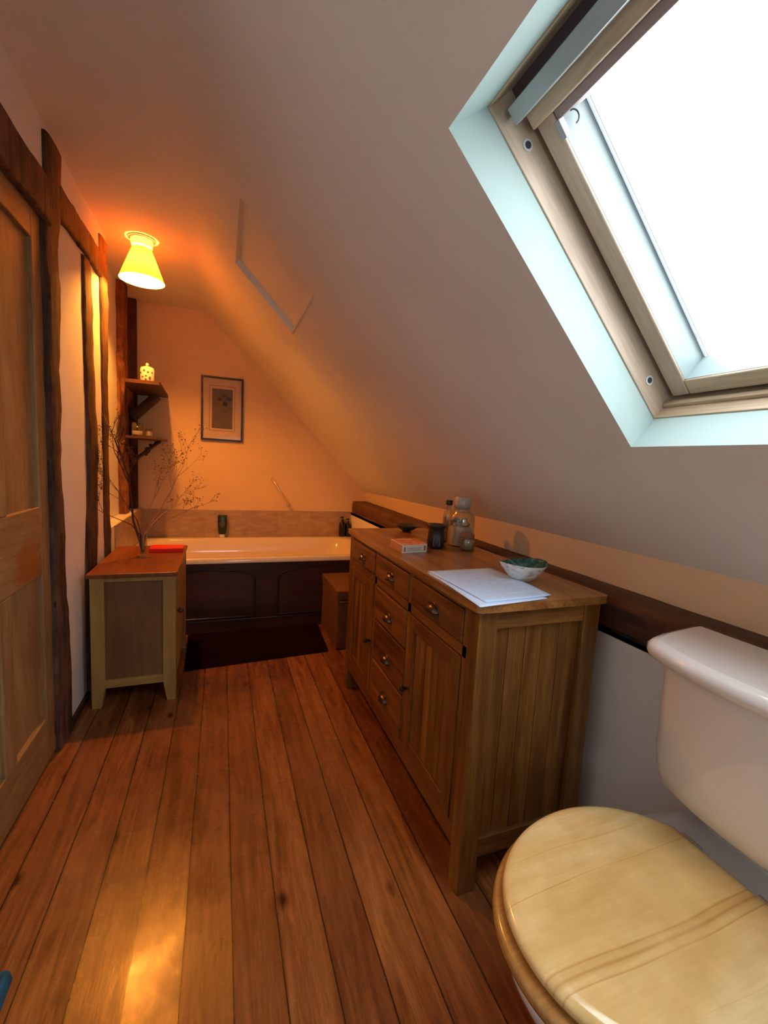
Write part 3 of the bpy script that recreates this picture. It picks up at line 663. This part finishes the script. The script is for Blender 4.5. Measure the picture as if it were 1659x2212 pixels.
def wicker_box():
    B = thing('wicker_chest', (.90, 2.90, 0), 'woven storage chest with a lid between the bath and the sideboard', 'chest')
    t = NT('wicker'); tc = t.coords((1, 1, 1)); sep = t.n('ShaderNodeSeparateXYZ'); t.t.links.new(tc, sep.inputs[0])
    su = t.math('SINE', t.math('MULTIPLY', t.math('ADD', sep.outputs[0], sep.outputs[1]), 420.)); sv = t.math('SINE', t.math('MULTIPLY', sep.outputs[2], 500.))
    h = t.math('MULTIPLY', su, sv); c = t.ramp(t.math('ADD', t.math('MULTIPLY', h, .4), .5), [(.2, (.07, .03, .01)), (.8, (.24, .11, .035))])
    t.pset(Base_Color=c, Roughness=.6); t.bump(h, .5, .003)
    obj('body', MB().box(.720, 1.10, 2.66, 3.115, .004, .335), t.m, B, bevel=.008)
    lid = obj('lid', MB().box(.714, 1.106, 2.654, 3.12, .340, .405), t.m, B, bevel=.008)
    obj('handle', MB().tube([(.735, 2.650, .33), (.735, 2.632, .335), (.765, 2.622, .338), (.80, 2.632, .335), (.80, 2.650, .33)], .008, 8), M_IRON, B)
wicker_box()

# ------------------------------------------------------------------ small cabinet
def small_cabinet():
    x0, x1, y0, y1 = -.573, -.205, 2.292, 2.952; zt = .6655
    C_ = thing('bedside_cabinet', ((x0+x1)/2, (y0+y1)/2, 0), 'small light oak cabinet with a reddish wooden top between the door and the bath', 'cabinet')
    obj('top', MB().box(x0-.010, x1+.006, y0-.010, y1+.004, zt-.020, zt), M_STOP, C_, bevel=.004)
    L = .058
    for xa, sx in ((x0+.002, 1), (x1-.002, -1)):
        for ya, sy in ((y0+.002, 1), (y1-.002, -1)):
            mb = MB(); w2 = .040
            def q(w, z): return [(xa, ya, z), (xa+sx*w, ya, z), (xa+sx*w, ya+sy*w, z), (xa, ya+sy*w, z)]
            mb.rings([q(w2, 0), q(L, .105), q(L, zt-.020)], smooth=False)
            obj('leg', mb, M_LOAK, C_, at=(xa, ya, 0), bevel=.002)
    for ya, s_ in ((y0+.006, 1), (y1-.006, -1)):
        obj('bottom_rail', MB().box(x0+L, x1-L, min(ya, ya+s_*.02), max(ya, ya+s_*.02), .096, .136), wood('light_oak_x', (.46, .31, .10), (.38, .24, .07), 'X', .5, contrast=.4), C_, bevel=.0015)
        obj('upper_rail', MB().box(x0+L, x1-L, min(ya, ya+s_*.02), max(ya, ya+s_*.02), .622, .6455), M_LOAK, C_, bevel=.0015)
        obj('side_panel', MB().box(x0+L-.002, x1-L+.002, min(ya+s_*.012, ya+s_*.02), max(ya+s_*.012, ya+s_*.02), .13, .63), M_PANELW, C_)
    obj('back_panel', MB().box(x0+.006, x0+.014, y0+L, y1-L, .10, zt-.02), M_PANELW, C_)
    obj('bottom_board', MB().box(x0+.02, x1-.02, y0+.02, y1-.02, .105, .12), M_PANELW, C_)
    obj('front_rail', MB().box(x1-.024, x1-.006, y0+L, y1-L, .096, .136), M_LOAK, C_)
    dr = obj('door', MB().box(x1-.024, x1-.004, y0+L, y1-L, .139, .642), M_LOAK, C_, bevel=.002)
    kc = Vector((x1+.012, 2.400, .431)); obj('knob', MB().ball(kc, .014, 14).tube([(x1-.005, kc.y, kc.z), (x1+.008, kc.y, kc.z)], .006, 8), M_IRON, dr)
small_cabinet()

def vase_and_twigs():
    c = Vector((-.402, 2.640, .6665)); V = thing('glass_vase', c, 'slim clear glass vase on a round foot at the near end of the small cabinet', 'vase')
    obj('glass', MB().lathe([(.037, 0), (.037, .004), (.014, .010), (.016, .02), (.021, .07), (.022, .125), (.024, .130), (.0225, .130), (.0205, .125), (.0195, .07), (.013, .024), (.002, .020)], c, 32, True, False), M_GL, V)
    T = thing('dried_branches', (c.x, c.y, .70), 'bare dried branches with tiny seed heads spreading from the glass vase', 'dried branches')
    m = plain('twig_brown', (.085, .035, .018), .8); m2 = plain('twig_pale', (.42, .26, .14), .7); ms = plain('seed_head_brown', (.17, .075, .03), .85)
    rnd = random.Random(11)
    def grow(mb, buds, p, d, ln, r, depth):
        pts_ = [p.copy()]; steps = 5
        for k in range(steps):
            d = (d+Vector((rnd.uniform(-1, 1), rnd.uniform(-1, 1), rnd.uniform(-.7, .9)))*.16).normalized(); p = p+d*ln/steps
            p.x = max(p.x, -.60); pts_.append(p.copy())
            if depth > 0 and k >= 1 and rnd.random() < .85:
                dd = (d+Vector((rnd.uniform(-1, 1), rnd.uniform(-.6, .6), rnd.uniform(-.5, .9)))*.85).normalized(); grow(mb, buds, p.copy(), dd, ln*rnd.uniform(.38, .6), r*.6, depth-1)
        mb.tube(pts_, [r*(1-.5*i/steps) for i in range(steps+1)], 5)
        if depth <= 1:
            for k in range(2): buds.append((pts_[-1]+Vector([rnd.uniform(-.008, .008) for _ in range(3)]), rnd.uniform(.0014, .0034)))
    base = c+Vector((0, 0, .025))
    stems = [((-.02, 0, .11), (-.045, .0, .20), (-.06, -.02, 1), .34, .0075, m), ((.012, .01, .12), (.04, .02, .19), (.66, .1, .75), .36, .0032, m2), ((.012, 0, .12), (.05, -.01, .17), (.95, -.1, .62), .24, .003, m2),
             ((-.01, .01, .12), (-.03, .02, .20), (-.62, .2, .85), .30, .0032, m), ((-.012, 0, .12), (-.05, -.02, .18), (-.75, -.2, .42), .24, .003, m), ((0, -.01, .12), (.01, -.03, .21), (.34, -.2, .95), .30, .003, m2), ((.005, .01, .12), (.03, .04, .16), (.5, .6, .6), .26, .003, m2)]
    for a, b, d, ln, r, mm in stems:
        mb = MB(); buds = []; p0, p1, p2 = base, c+Vector(a), c+Vector(b); mb.tube([p0, p1, p2], [r, r, r*.9], 6)
        grow(mb, buds, p2, Vector(d).normalized(), ln, r*.75, 3)
        st = obj('branch', mb, mm, T)
        bb = MB()
        for q, rr in buds: bb.ball(q, rr, 5)
        o = obj('seed_heads', bb, ms, st); o['kind'] = 'stuff'
vase_and_twigs()
o = obj('red_folder', MB().box(-.388, -.211, 2.742, 2.86, .6655, .690), plain('red_gloss', (.85, .018, .006), .3), at=(-.3, 2.83, .6655), bevel=.004); tag(o, 'flat glossy red case lying on the small cabinet behind the vase', 'case')

# ------------------------------------------------------------------ sideboard
def sideboard():
    x0, x1, y0, y1, zt = .660, 1.092, .961, 2.2235, .889
    S = thing('sideboard', ((x0+x1)/2, (y0+y1)/2, 0), 'long oak sideboard with six drawers and two boarded doors along the low wall', 'sideboard')
    # top with rounded corners
    mb = MB(); lo, hi = rrect(x0-.016, x1+.016, y0-.016, y1+.016, .018, zt-.024, 5), rrect(x0-.016, x1+.016, y0-.016, y1+.016, .018, zt, 5)
    mb.rings([lo, hi], smooth=False); obj('top', mb, M_TOP, S, bevel=.005, seg=3)
    zu = zt-.024
    LW, LD = .055, .060
    for xa, xb in ((x0, x0+LD), (x1-LD, x1)):
        for ya, yb in ((y0, y0+LW), (y1-LW, y1)): obj('leg', MB().box(xa, xb, ya, yb, 0, zu), M_OAK, S, at=(xa, ya, 0), bevel=.002)
    # ends
    for ya, s_ in ((y0+.004, 1), (y1-.004, -1)):
        f = lambda d: sorted((ya, ya+s_*d))
        a, b = f(.022)
        obj('end_rail', MB().box(x0+LD, x1-LD, a, b, .810, zu), M_OAKX, S, bevel=.0015)
        obj('end_rail', MB().box(x0+LD, x1-LD, a, b, .105, .165), M_OAKX, S, bevel=.0015)
        xs = [x0+LD, .7715, .8325, .893, .956, x1-LD]
        a, b = sorted((ya+s_*.012, ya+s_*.022))
        for i, (xa, xb) in enumerate(zip(xs, xs[1:])):
            obj('end_board', MB().box(xa+.0008, xb-.0008, a, b, .160, .815), M_OAK, S, at=(xa+i*.37, a, i*.21), bevel=.0022)
        obj('end_backing', MB().box(x0+LD, x1-LD, *sorted((ya+s_*.022, ya+s_*.026)), .16, .815), M_DARK, S)
    obj('back', MB().box(x1-.014, x1-.006, y0+LW, y1-LW, .11, zu), M_OAKY, S)
    obj('bottom_board', MB().box(x0+.02, x1-.02, y0+.03, y1-.03, .118, .135), M_OAKY, S)
    # face frame
    yA, yB_, yC, yD = y0+LW, 1.407, 1.435, 1.787
    fx0, fx1 = x0+.003, x0+.024
    obj('front_rail', MB().box(fx0, fx1, y0+LW, y1-LW, .846, zu), M_OAKY, S)
    obj('front_rail', MB().box(fx0, fx1, y0+LW, y1-LW, .704, .738), M_OAKY, S)
    obj('front_rail', MB().box(fx0, fx1, y0+LW, y1-LW, .116, .182), M_OAKY, S, bevel=.002)
    obj('front_post', MB().box(fx0, fx1, 1.407, 1.434, .182, .846), M_OAK, S, at=(x0, 1.1, .37))
    obj('front_post', MB().box(fx0, fx1, 1.787, 1.812, .182, .846), M_OAK, S, at=(x0, 1.33, .11))
    obj('front_post', MB().box(fx0, fx1, 1.016, 1.040, .182, .846), M_OAK, S, at=(x0, .62, .23))
    obj('front_backing', MB().box(fx1, fx1+.004, y0+LW, y1-LW, .182, .846), M_DARK, S)
    def cup(par, yc, zc):
        at = Vector((x0, yc, zc)); mb = MB(); rs = []
        # half-dome bin pull, open below
        for j in range(9):
            e = (PI/2)*j/8; rr = []
            for i in range(15):
                a = PI*i/14; rr.append((x0-.024*math.sin(a)*math.cos(e)**.7-.001, yc+.036*math.cos(a)*max(.03, math.cos(e)), zc-.010+.026*math.sin(e)))
            rs.append(rr)
        mb.rings(rs, False, False, True, False)
        mb.tube([(x0-.001, yc-.039, zc-.011), (x0-.003, yc-.030, zc+.012), (x0-.003, yc, zc+.020), (x0-.003, yc+.030, zc+.012), (x0-.001, yc+.039, zc-.011)], .003, 6)
        obj('cup_handle', mb, M_BRONZE, par, at=at, solid=.0015)
    def drawer(ya, yb, za, zb, hz=None, k=0):
        d = obj('drawer', MB().box(x0-.002, x0+.02, ya+.003, yb-.003, za+.003, zb-.003), [M_OAKY, M_DRW][k % 2], S, at=(x0, ya+k*.31, za+k*.17), bevel=.004, seg=2)
        cup(d, (ya+yb)/2, hz or (za+zb)/2-.006)
    for k, (ya, yb) in enumerate(((1.040, 1.407), (1.434, 1.787), (1.812, 2.168))): drawer(ya, yb, .738, .846, .785, k)
    for k, (za, zb, hz) in enumerate(((.550, .700, .610), (.362, .546, .430), (.184, .358, .256))): drawer(1.434, 1.787, za, zb, hz, k+1)
    def bdoor(ya, yb, ky):
        za, zb = .184, .702
        d = obj('door', MB().box(x0+.008, x0+.018, ya+.003, yb-.003, za+.002, zb-.002), M_DARK, S, at=(x0, (ya+yb)/2, (za+zb)/2))
        f0, f1, w = x0-.001, x0+.014, .052
        for a, b in ((ya+.003, ya+w), (yb-w, yb-.003)): obj('door_stile', MB().box(f0, f1, a, b, za+.002, zb-.002), M_OAK, d, at=(f0-a*1.7, a+.1, za+a*.3), bevel=.002)
        for a, b in ((za+.002, za+w-.01), (zb-w, zb-.002)): obj('door_rail', MB().box(f0, f1, ya+w, yb-w, a, b), M_OAKY, d, at=(f0, ya, a), bevel=.002)
        n = 6; st = (yb-ya-2*w)/n
        for i in range(n): obj('door_board', MB().box(f0+.006, f1-.001, ya+w+i*st+.0008, ya+w+(i+1)*st-.0008, za+w-.01, zb-w), M_OAK, d, at=(f0+i*.13, ya+i*.4, za+i*.2), bevel=.0022)
        kc = Vector((x0-.022, ky, .420))
        obj('knob', MB().tube([(x0, ky, .42), (x0-.016, ky, .42)], .005, 8).ball(kc, .011, 12).tube([(x0-.003, ky-.018, .428), (x0-.010, ky, .424), (x0-.003, ky+.018, .41)], .003, 6), M_IRONM, d, at=kc)
    bdoor(1.040, 1.407, 1.388); bdoor(1.812, 2.168, 1.835)
M_IRONM = plain('dark_iron', (.03, .026, .024), .4, .7)
M_DRW = wood('sideboard_drawer_oak', (.30, .12, .028), (.12, .04, .009), 'Y', .4, knots=.7, seed=4.)
sideboard()
ZT = .889

def paper():
    P = thing('printed_sheets', (.785, 1.13, ZT), 'printed white sheets of paper lying at the near end of the sideboard top', 'paper')
    def text_mat(name, c):
        t = NT(name); sep = t.n('ShaderNodeSeparateXYZ'); t.t.links.new(t.coords(), sep.inputs[0])
        # x across, y along the page, 0..1
        u = t.math('ADD', t.math('DIVIDE', sep.outputs[0], .25), .5); v = t.math('ADD', t.math('DIVIDE', sep.outputs[1], .34), .5)
        row = t.math('MULTIPLY', v, 26.); fr = t.math('FRACT', row); ln = t.math('LESS_THAN', fr, .34)
        cm = t.n('ShaderNodeCombineXYZ'); t.t.links.new(t.math('MULTIPLY', u, 30.), cm.inputs[0]); t.t.links.new(t.math('FLOOR', row), cm.inputs[1])
        word = t.math('GREATER_THAN', t.noise(cm.outputs[0], 1.4, 2), .42)
        wn = t.n('ShaderNodeTexWhiteNoise', {'noise_dimensions': '1D'}); t.t.links.new(t.math('FLOOR', row), wn.inputs['W'])
        ends = t.math('LESS_THAN', u, t.math('ADD', t.math('MULTIPLY', wn.outputs[0], .45), .50))
        ink = t.math('MULTIPLY', t.math('MULTIPLY', ln, word), t.math('MULTIPLY', ends, t.math('GREATER_THAN', u, .09)))
        ink = t.math('MULTIPLY', ink, t.math('MULTIPLY', t.math('GREATER_THAN', v, .06), t.math('LESS_THAN', v, .93)))
        t.pset(Base_Color=t.mix(t.math('MULTIPLY', ink, .34), c, (.20, .25, .38)), Roughness=.6); return t.m
    tm = text_mat('printed_page', (.54, .73, 1.0)); blank = plain('paper_sky_tinted', (.58, .75, 1.0), .6)  # white pages; the blue light of the sky is put into their colour
    def sheet(cn, z, lift, mat, curl):
        a, b, c, d = [Vector((*p, 0)) for p in cn]; mb = MB(); nx, ny = 16, 20; vs = []
        for j in range(ny+1):
            for i in range(nx+1):
                u, v = i/nx, j/ny; p = a.lerp(b, u).lerp(d.lerp(c, u), v)
                h = lift*math.sin(PI*v)*(.4+.6*u)+curl*max(0, u-.6)**2*max(0, 1-v*1.3)
                vs.append((p.x, p.y, z+h))
        mb.add(vs, [(j*(nx+1)+i, j*(nx+1)+i+1, (j+1)*(nx+1)+i+1, (j+1)*(nx+1)+i) for j in range(ny) for i in range(nx)], True)
        return obj('sheet', mb, mat, P, solid=.0003)
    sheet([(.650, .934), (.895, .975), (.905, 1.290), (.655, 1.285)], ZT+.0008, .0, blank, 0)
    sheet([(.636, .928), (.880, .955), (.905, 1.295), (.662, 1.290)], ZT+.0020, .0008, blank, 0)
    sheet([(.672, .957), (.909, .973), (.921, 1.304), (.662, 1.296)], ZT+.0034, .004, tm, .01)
paper()

def shell_bowl():
    c = Vector((.945, 1.150, ZT)); B = thing('shell_bowl', c, 'white shell-like bowl with a teal inside beside the printed sheets', 'bowl')
    def rim(a): return 1+.05*math.sin(2*a+.7)+.025*math.sin(5*a+1)
    def rg(r, z, sy=.82): return [(c.x+r*rim(2*PI*i/48)*math.cos(2*PI*i/48), c.y+r*sy*rim(2*PI*i/48)*math.sin(2*PI*i/48), c.z+z+.004*math.sin(2*2*PI*i/48+1)*(z/.06)) for i in range(48)]
    out = [rg(.030, 0), rg(.036, .003), rg(.052, .016), rg(.068, .034), rg(.080, .052), rg(.084, .060)]
    inn = [rg(.084, .060), rg(.080, .0595), rg(.074, .050), rg(.062, .034), rg(.046, .018), rg(.024, .009)]
    t = NT('shell_outside'); nz = t.noise(t.coords((1, 1, 2)), 38, 6, .65, .6)
    t.pset(Base_Color=t.ramp(nz, [(.34, (.30, .22, .22)), (.44, (.72, .70, .68)), (.6, (.86, .88, .86))]), Roughness=.45); t.bump(nz, .6, .004)
    obj('outside', MB().rings(out, True, False), t.m, B)
    t = NT('shell_inside'); nz = t.noise(t.coords(), 24, 3, .5, 2.5)
    t.pset(Base_Color=t.ramp(nz, [(.3, (.015, .045, .04)), (.5, (.04, .15, .13)), (.62, (.12, .28, .23)), (.72, (.35, .42, .36))]), Roughness=.12, Metallic=.4)
    obj('inside', MB().rings(inn, False, True), t.m, B)
    s = Vector((.970, 1.150, ZT+.030)); st = obj('dark_pebbles', MB().ball(s, .020, 12, (1.1, 1, .7)).ball(s+Vector((-.022, .004, -.003)), .014, 10).ball(s+Vector((.012, -.018, 0)), .012, 10), plain('pebble_dark', (.02, .016, .018), .3), None)
    st.name = 'dark_stones'; tag(st, 'dark stones lying inside the teal shell bowl', 'stones')
shell_bowl()

def far_dish():
    c = Vector((.948, 2.135, ZT)); D = thing('trinket_dish', c, 'small dark glazed dish at the far end of the sideboard top', 'dish')
    t = NT('dish_glaze'); nz = t.noise(t.coords(), 60, 4); t.pset(Base_Color=t.ramp(nz, [(.3, (.02, .022, .015)), (.7, (.14, .13, .08))]), Roughness=.15, Metallic=.5)
    obj('dish', MB().lathe([(.022, 0), (.024, .004), (.045, .016), (.068, .033), (.070, .036), (.066, .035), (.042, .019), (.020, .009)], c, 36), t.m, D)
    obj('foot', MB().lathe([(.021, 0), (.021, .003)], c, 24), M_BLACK, D)
far_dish()

def small_box():
    cn = [(.692, 1.588), (.812, 1.606), (.818, 1.755), (.698, 1.737)]
    B = thing('card_box', (.755, 1.67, ZT), 'flat white and orange cardboard box lying near the black burner', 'box')
    b = obj('carton', MB().prism([(x, y, ZT+.0005) for x, y in cn], (0, 0, .033)), plain('carton_white', (.78, .72, .66), .5), B, bevel=.0015)
    ins = lambda p, q, f: (p[0]+(q[0]-p[0])*f, p[1]+(q[1]-p[1])*f)
    t = NT('carton_orange'); nz = t.noise(t.coords((1, 1, 1)), 30, 3); t.pset(Base_Color=t.ramp(nz, [(.35, (.62, .12, .03)), (.5, (.72, .24, .08)), (.62, (.74, .50, .32))]), Roughness=.4)
    obj('top_print', MB().prism([(x+(.755-x)*.06, y+(1.67-y)*.06, ZT+.0335) for x, y in cn], (0, 0, .0006)), t.m, b)
    obj('side_print', MB().prism([(cn[0][0]-.0002, cn[0][1]+.004, ZT+.002), (cn[3][0]-.0002, cn[3][1]-.002, ZT+.002), (cn[3][0]-.0002, cn[3][1]-.002, ZT+.0325), (cn[0][0]-.0002, cn[0][1]+.004, ZT+.0325)], (-.0006, 0, 0)), plain('carton_tan', (.55, .30, .14), .5), b)
    gm = plain('small_print_grey', (.22, .23, .25), .6)
    for f0, f1, z0, z1 in ((.06, .13, .007, .026), (.86, .95, .007, .028), (.2, .8, .020, .022), (.2, .72, .015, .0165), (.2, .76, .010, .0115)):
        p, q = ins(cn[0], cn[1], f0), ins(cn[0], cn[1], f1)
        obj('small_print', MB().prism([(p[0], p[1]-.0002, ZT+z0), (q[0], q[1]-.0002, ZT+z0), (q[0], q[1]-.0002, ZT+z1), (p[0], p[1]-.0002, ZT+z1)], (0, -.0005, 0)), gm, b)
small_box()

def burner():
    c = Vector((.896, 1.690, ZT)); B = thing('oil_burner', c, 'black ceramic oil burner with a flared dish, in front of the glass jars', 'oil burner')
    obj('body', MB().lathe([(.034, 0), (.038, .006), (.040, .032), (.037, .06), (.034, .082), (.040, .092)], c, 40), plain('burner_black', (.022, .019, .022), .35), B)
    obj('dish', MB().lathe([(.040, .092), (.045, .100), (.046, .106), (.043, .106), (.030, .098)], c, 40), plain('burner_rim', (.03, .026, .03), .25), B)
    th = math.radians(-112)
    pts_ = []
    for k in range(9): pts_.append((-.016+.032*k/8, .058+.010*math.sin(PI*k/8)))
    mb = MB(); vs = [(c.x+.0402*math.cos(th+u/.04), c.y+.0402*math.sin(th+u/.04), c.z+z) for u, z in [(-.016, .014)]+pts_+[(.016, .014)]]
    mb.add(vs, [tuple(range(len(vs)))]); obj('opening', mb, plain('burner_mark', (.10, .085, .10), .3), B, solid=.0006)
burner()

def jars():
    gl = M_GL
    c = Vector((1.044, 1.730, ZT)); J = thing('glass_jar', c, 'large lidded glass jar half full of white salts and shells', 'jar')
    r = .062
    obj('glass', MB().lathe([(r*.94, 0), (r, .006), (r, .125), (r*.94, .142), (.040, .160), (.0365, .166), (.0365, .176), (.040, .180), (.037, .180), (.034, .170), (.036, .158), (r*.93, .138), (r-.003, .122), (r-.003, .010), (.002, .006)], c, 44, True, False), gl, J)
    obj('lid', MB().lathe([(.033, .172), (.033, .180), (.038, .182), (.039, .200), (.038, .220), (.035, .226), (.033, .228)], c, 36), plain('lid_frosted', (.46, .42, .36), .25, coat=.3), J)
    obj('salts', MB().lathe([(r*.9, .0075), (r-.0045, .012), (r-.0045, .078), (r*.8, .088), (r*.4, .090)], c, 36), plain('salt_white', (.82, .72, .60), .7, var=.12, vscale=60, bump=.4, bscale=200), J)
    rnd = random.Random(8)
    for k in range(14):
        a, q = rnd.uniform(0, 2*PI), rnd.uniform(.012, .042); z = rnd.uniform(.094, .128)
        obj('shell', MB().ball(c+Vector((q*math.cos(a), q*math.sin(a), z)), .013, 9, (rnd.uniform(.7, 1.2), rnd.uniform(.7, 1.2), rnd.uniform(.6, 1))), [plain('shell_dark', (.14, .07, .05), .5), plain('shell_pale', (.74, .64, .58), .4), plain('shell_grey', (.38, .34, .38), .4)][k % 3], J)
    c = Vector((1.030, 1.830, ZT)); J = thing('glass_bottle', c, 'narrow glass bottle with a black cap behind the large jar', 'bottle')
    obj('glass', MB().lathe([(.026, 0), (.028, .004), (.028, .125), (.022, .150), (.013, .165), (.013, .185), (.011, .185), (.011, .165), (.020, .148), (.026, .124), (.026, .008), (.002, .005)], c, 32, True, False), gl, J)
    obj('cap', MB().lathe([(.0155, .180), (.0165, .183), (.0165, .200), (.0145, .203)], c, 24), M_BLACK, J)
    obj('contents', MB().lathe([(.024, .006), (.0255, .010), (.0255, .118), (.020, .122)], c, 24), plain('contents_amber', (.45, .24, .12), .6, var=.4, vscale=90), J)
    c = Vector((1.022, 1.630, ZT)); J = thing('spice_jar', c, 'small squat glass jar with a brown lid in front of the large jar', 'jar')
    obj('glass', MB().lathe([(.029, 0), (.031, .004), (.031, .050), (.027, .056), (.025, .054), (.029, .049), (.029, .006), (.002, .004)], c, 32, True, False), gl, J)
    obj('lid', MB().lathe([(.0275, .054), (.0285, .057), (.0285, .071), (.027, .074)], c, 28), plain('lid_brown', (.28, .14, .08), .5, var=.3, vscale=70), J)
    obj('contents', MB().lathe([(.027, .005), (.0285, .008), (.0285, .045), (.02, .050)], c, 24), plain('contents_speckled', (.55, .40, .24), .7, var=.55, vscale=120), J)
jars()

# ------------------------------------------------------------------ toilet
def toilet():
    yc = .49; T = thing('toilet', (.82, yc, 0), 'white toilet with a polished pine seat and lid against the low wall', 'toilet')
    def egg(x0, xw, x1, hw, hb, z, n=64, ex=1.):
        """closed outline: tip at x0, widest (hw) at xw, flat back at x1 with half width hb"""
        half = []
        for k in range(n+1):
            a = PI/2*k/n; half.append((xw-(xw-x0)*math.cos(a), hw*math.sin(a)**.96))
        m_ = 20; th = math.acos(hb/hw)
        for k in range(1, m_+1):
            t = k/m_; a = th*t; half.append((xw+(x1-xw)*math.sin(a)/math.sin(th), hw*math.cos(a)))
        return [(x, yc+y, z) for x, y in half]+[(x, yc-y, z) for x, y in half[::-1][:-1]]
    def inset(p, d, z):
        c = Vector((.76, yc)); out = []
        for x, y, _ in p:
            v = Vector((x, y))-c; l = v.length; v = v*(l-d)/l; out.append((c.x+v.x, c.y+v.y, z))
        return out
    # lid
    L0 = egg(.483, .765, .984, .230, .110, 0)
    lid = [inset(L0, .010, .436), inset(L0, .002, .439), inset(L0, -.001, .446), inset(L0, 0, .452), inset(L0, .004, .4575), inset(L0, .012, .461), inset(L0, .022, .4618)]
    lt = obj('lid', MB().rings(lid), M_SEAT, T, at=(.76, yc, .45))
    s0 = egg(.464, .765, .984, .243, .112, 0)
    st = [inset(s0, .014, .406), inset(s0, .003, .409), inset(s0, 0, .418), inset(s0, .002, .426), inset(s0, .008, .4315), inset(s0, .02, .4335)]
    obj('seat', MB().rings(st), M_EDGE, T, at=(.76, yc, .42))
    for yy in (-.075, .075): obj('hinge', MB().tube([(.992, yc+yy-.02, .443), (.992, yc+yy+.02, .443)], .010, 12), M_CHROME, T)
    # pan
    rs = []
    for z, x0, xw, x1, hw, hb in ((0, .62, .86, 1.15, .115, .10), (.04, .62, .86, 1.15, .113, .10), (.12, .61, .86, 1.15, .105, .095), (.22, .57, .82, 1.15, .125, .11), (.30, .520, .79, 1.15, .165, .14), (.36, .488, .775, 1.155, .205, .165), (.395, .480, .77, 1.16, .218, .178), (.405, .486, .77, 1.16, .212, .172)):
        rs.append(egg(x0, xw, x1, hw, hb, z))
    obj('pan', MB().rings(rs), M_PORC, T)
    # cistern, bowed front
    def cist(xb, xf, hw, z, bow=.045, rc=.05, n=30):
        out = []
        for k in range(n+1):
            y = -hw+2*hw*k/n; u = abs(y)/hw
            x = xf+bow*u*u
            if u > .80: x += (xb-xf-bow)*.85*((u-.80)/.20)**2.6
            out.append((min(x, xb-.012), yc+y, z))
        out += [(xb, yc+hw, z), (xb, yc-hw, z)]
        return out
    xb = 1.165
    b = [cist(xb, 1.110, .150, .440, .005), cist(xb, 1.070, .165, .455, .012), cist(xb, 1.005, .188, .498, .03), cist(xb, .968, .200, .532, .04), cist(xb, .956, .206, .565, .045), cist(xb, .950, .210, .62, .045), cist(xb, .948, .214, .836, .045)]
    obj('cistern', MB().rings(b), M_PORC, T)
    l = [cist(xb+.004, .922, .226, .832, .055), cist(xb+.006, .905, .238, .838, .058), cist(xb+.006, .900, .242, .850, .06), cist(xb+.006, .901, .241, .864, .06), cist(xb+.004, .910, .235, .873, .06), cist(xb, .925, .224, .877, .058)]
    obj('cistern_lid', MB().rings(l), M_PORC, T)
    obj('cistern_shelf', MB().rings([rrect(.975, 1.16, yc-.175, yc+.175, .03, .390), rrect(.975, 1.16, yc-.175, yc+.175, .03, .412), rrect(.982, 1.155, yc-.17, yc+.17, .03, .418)], smooth=False), M_PORC, T, bevel=.004)
    obj('cistern_joint', MB().rings([rrect(1.105, 1.155, yc-.12, yc+.12, .02, .417), rrect(1.105, 1.155, yc-.12, yc+.12, .02, .442)], smooth=False), M_PORC, T)
toilet()
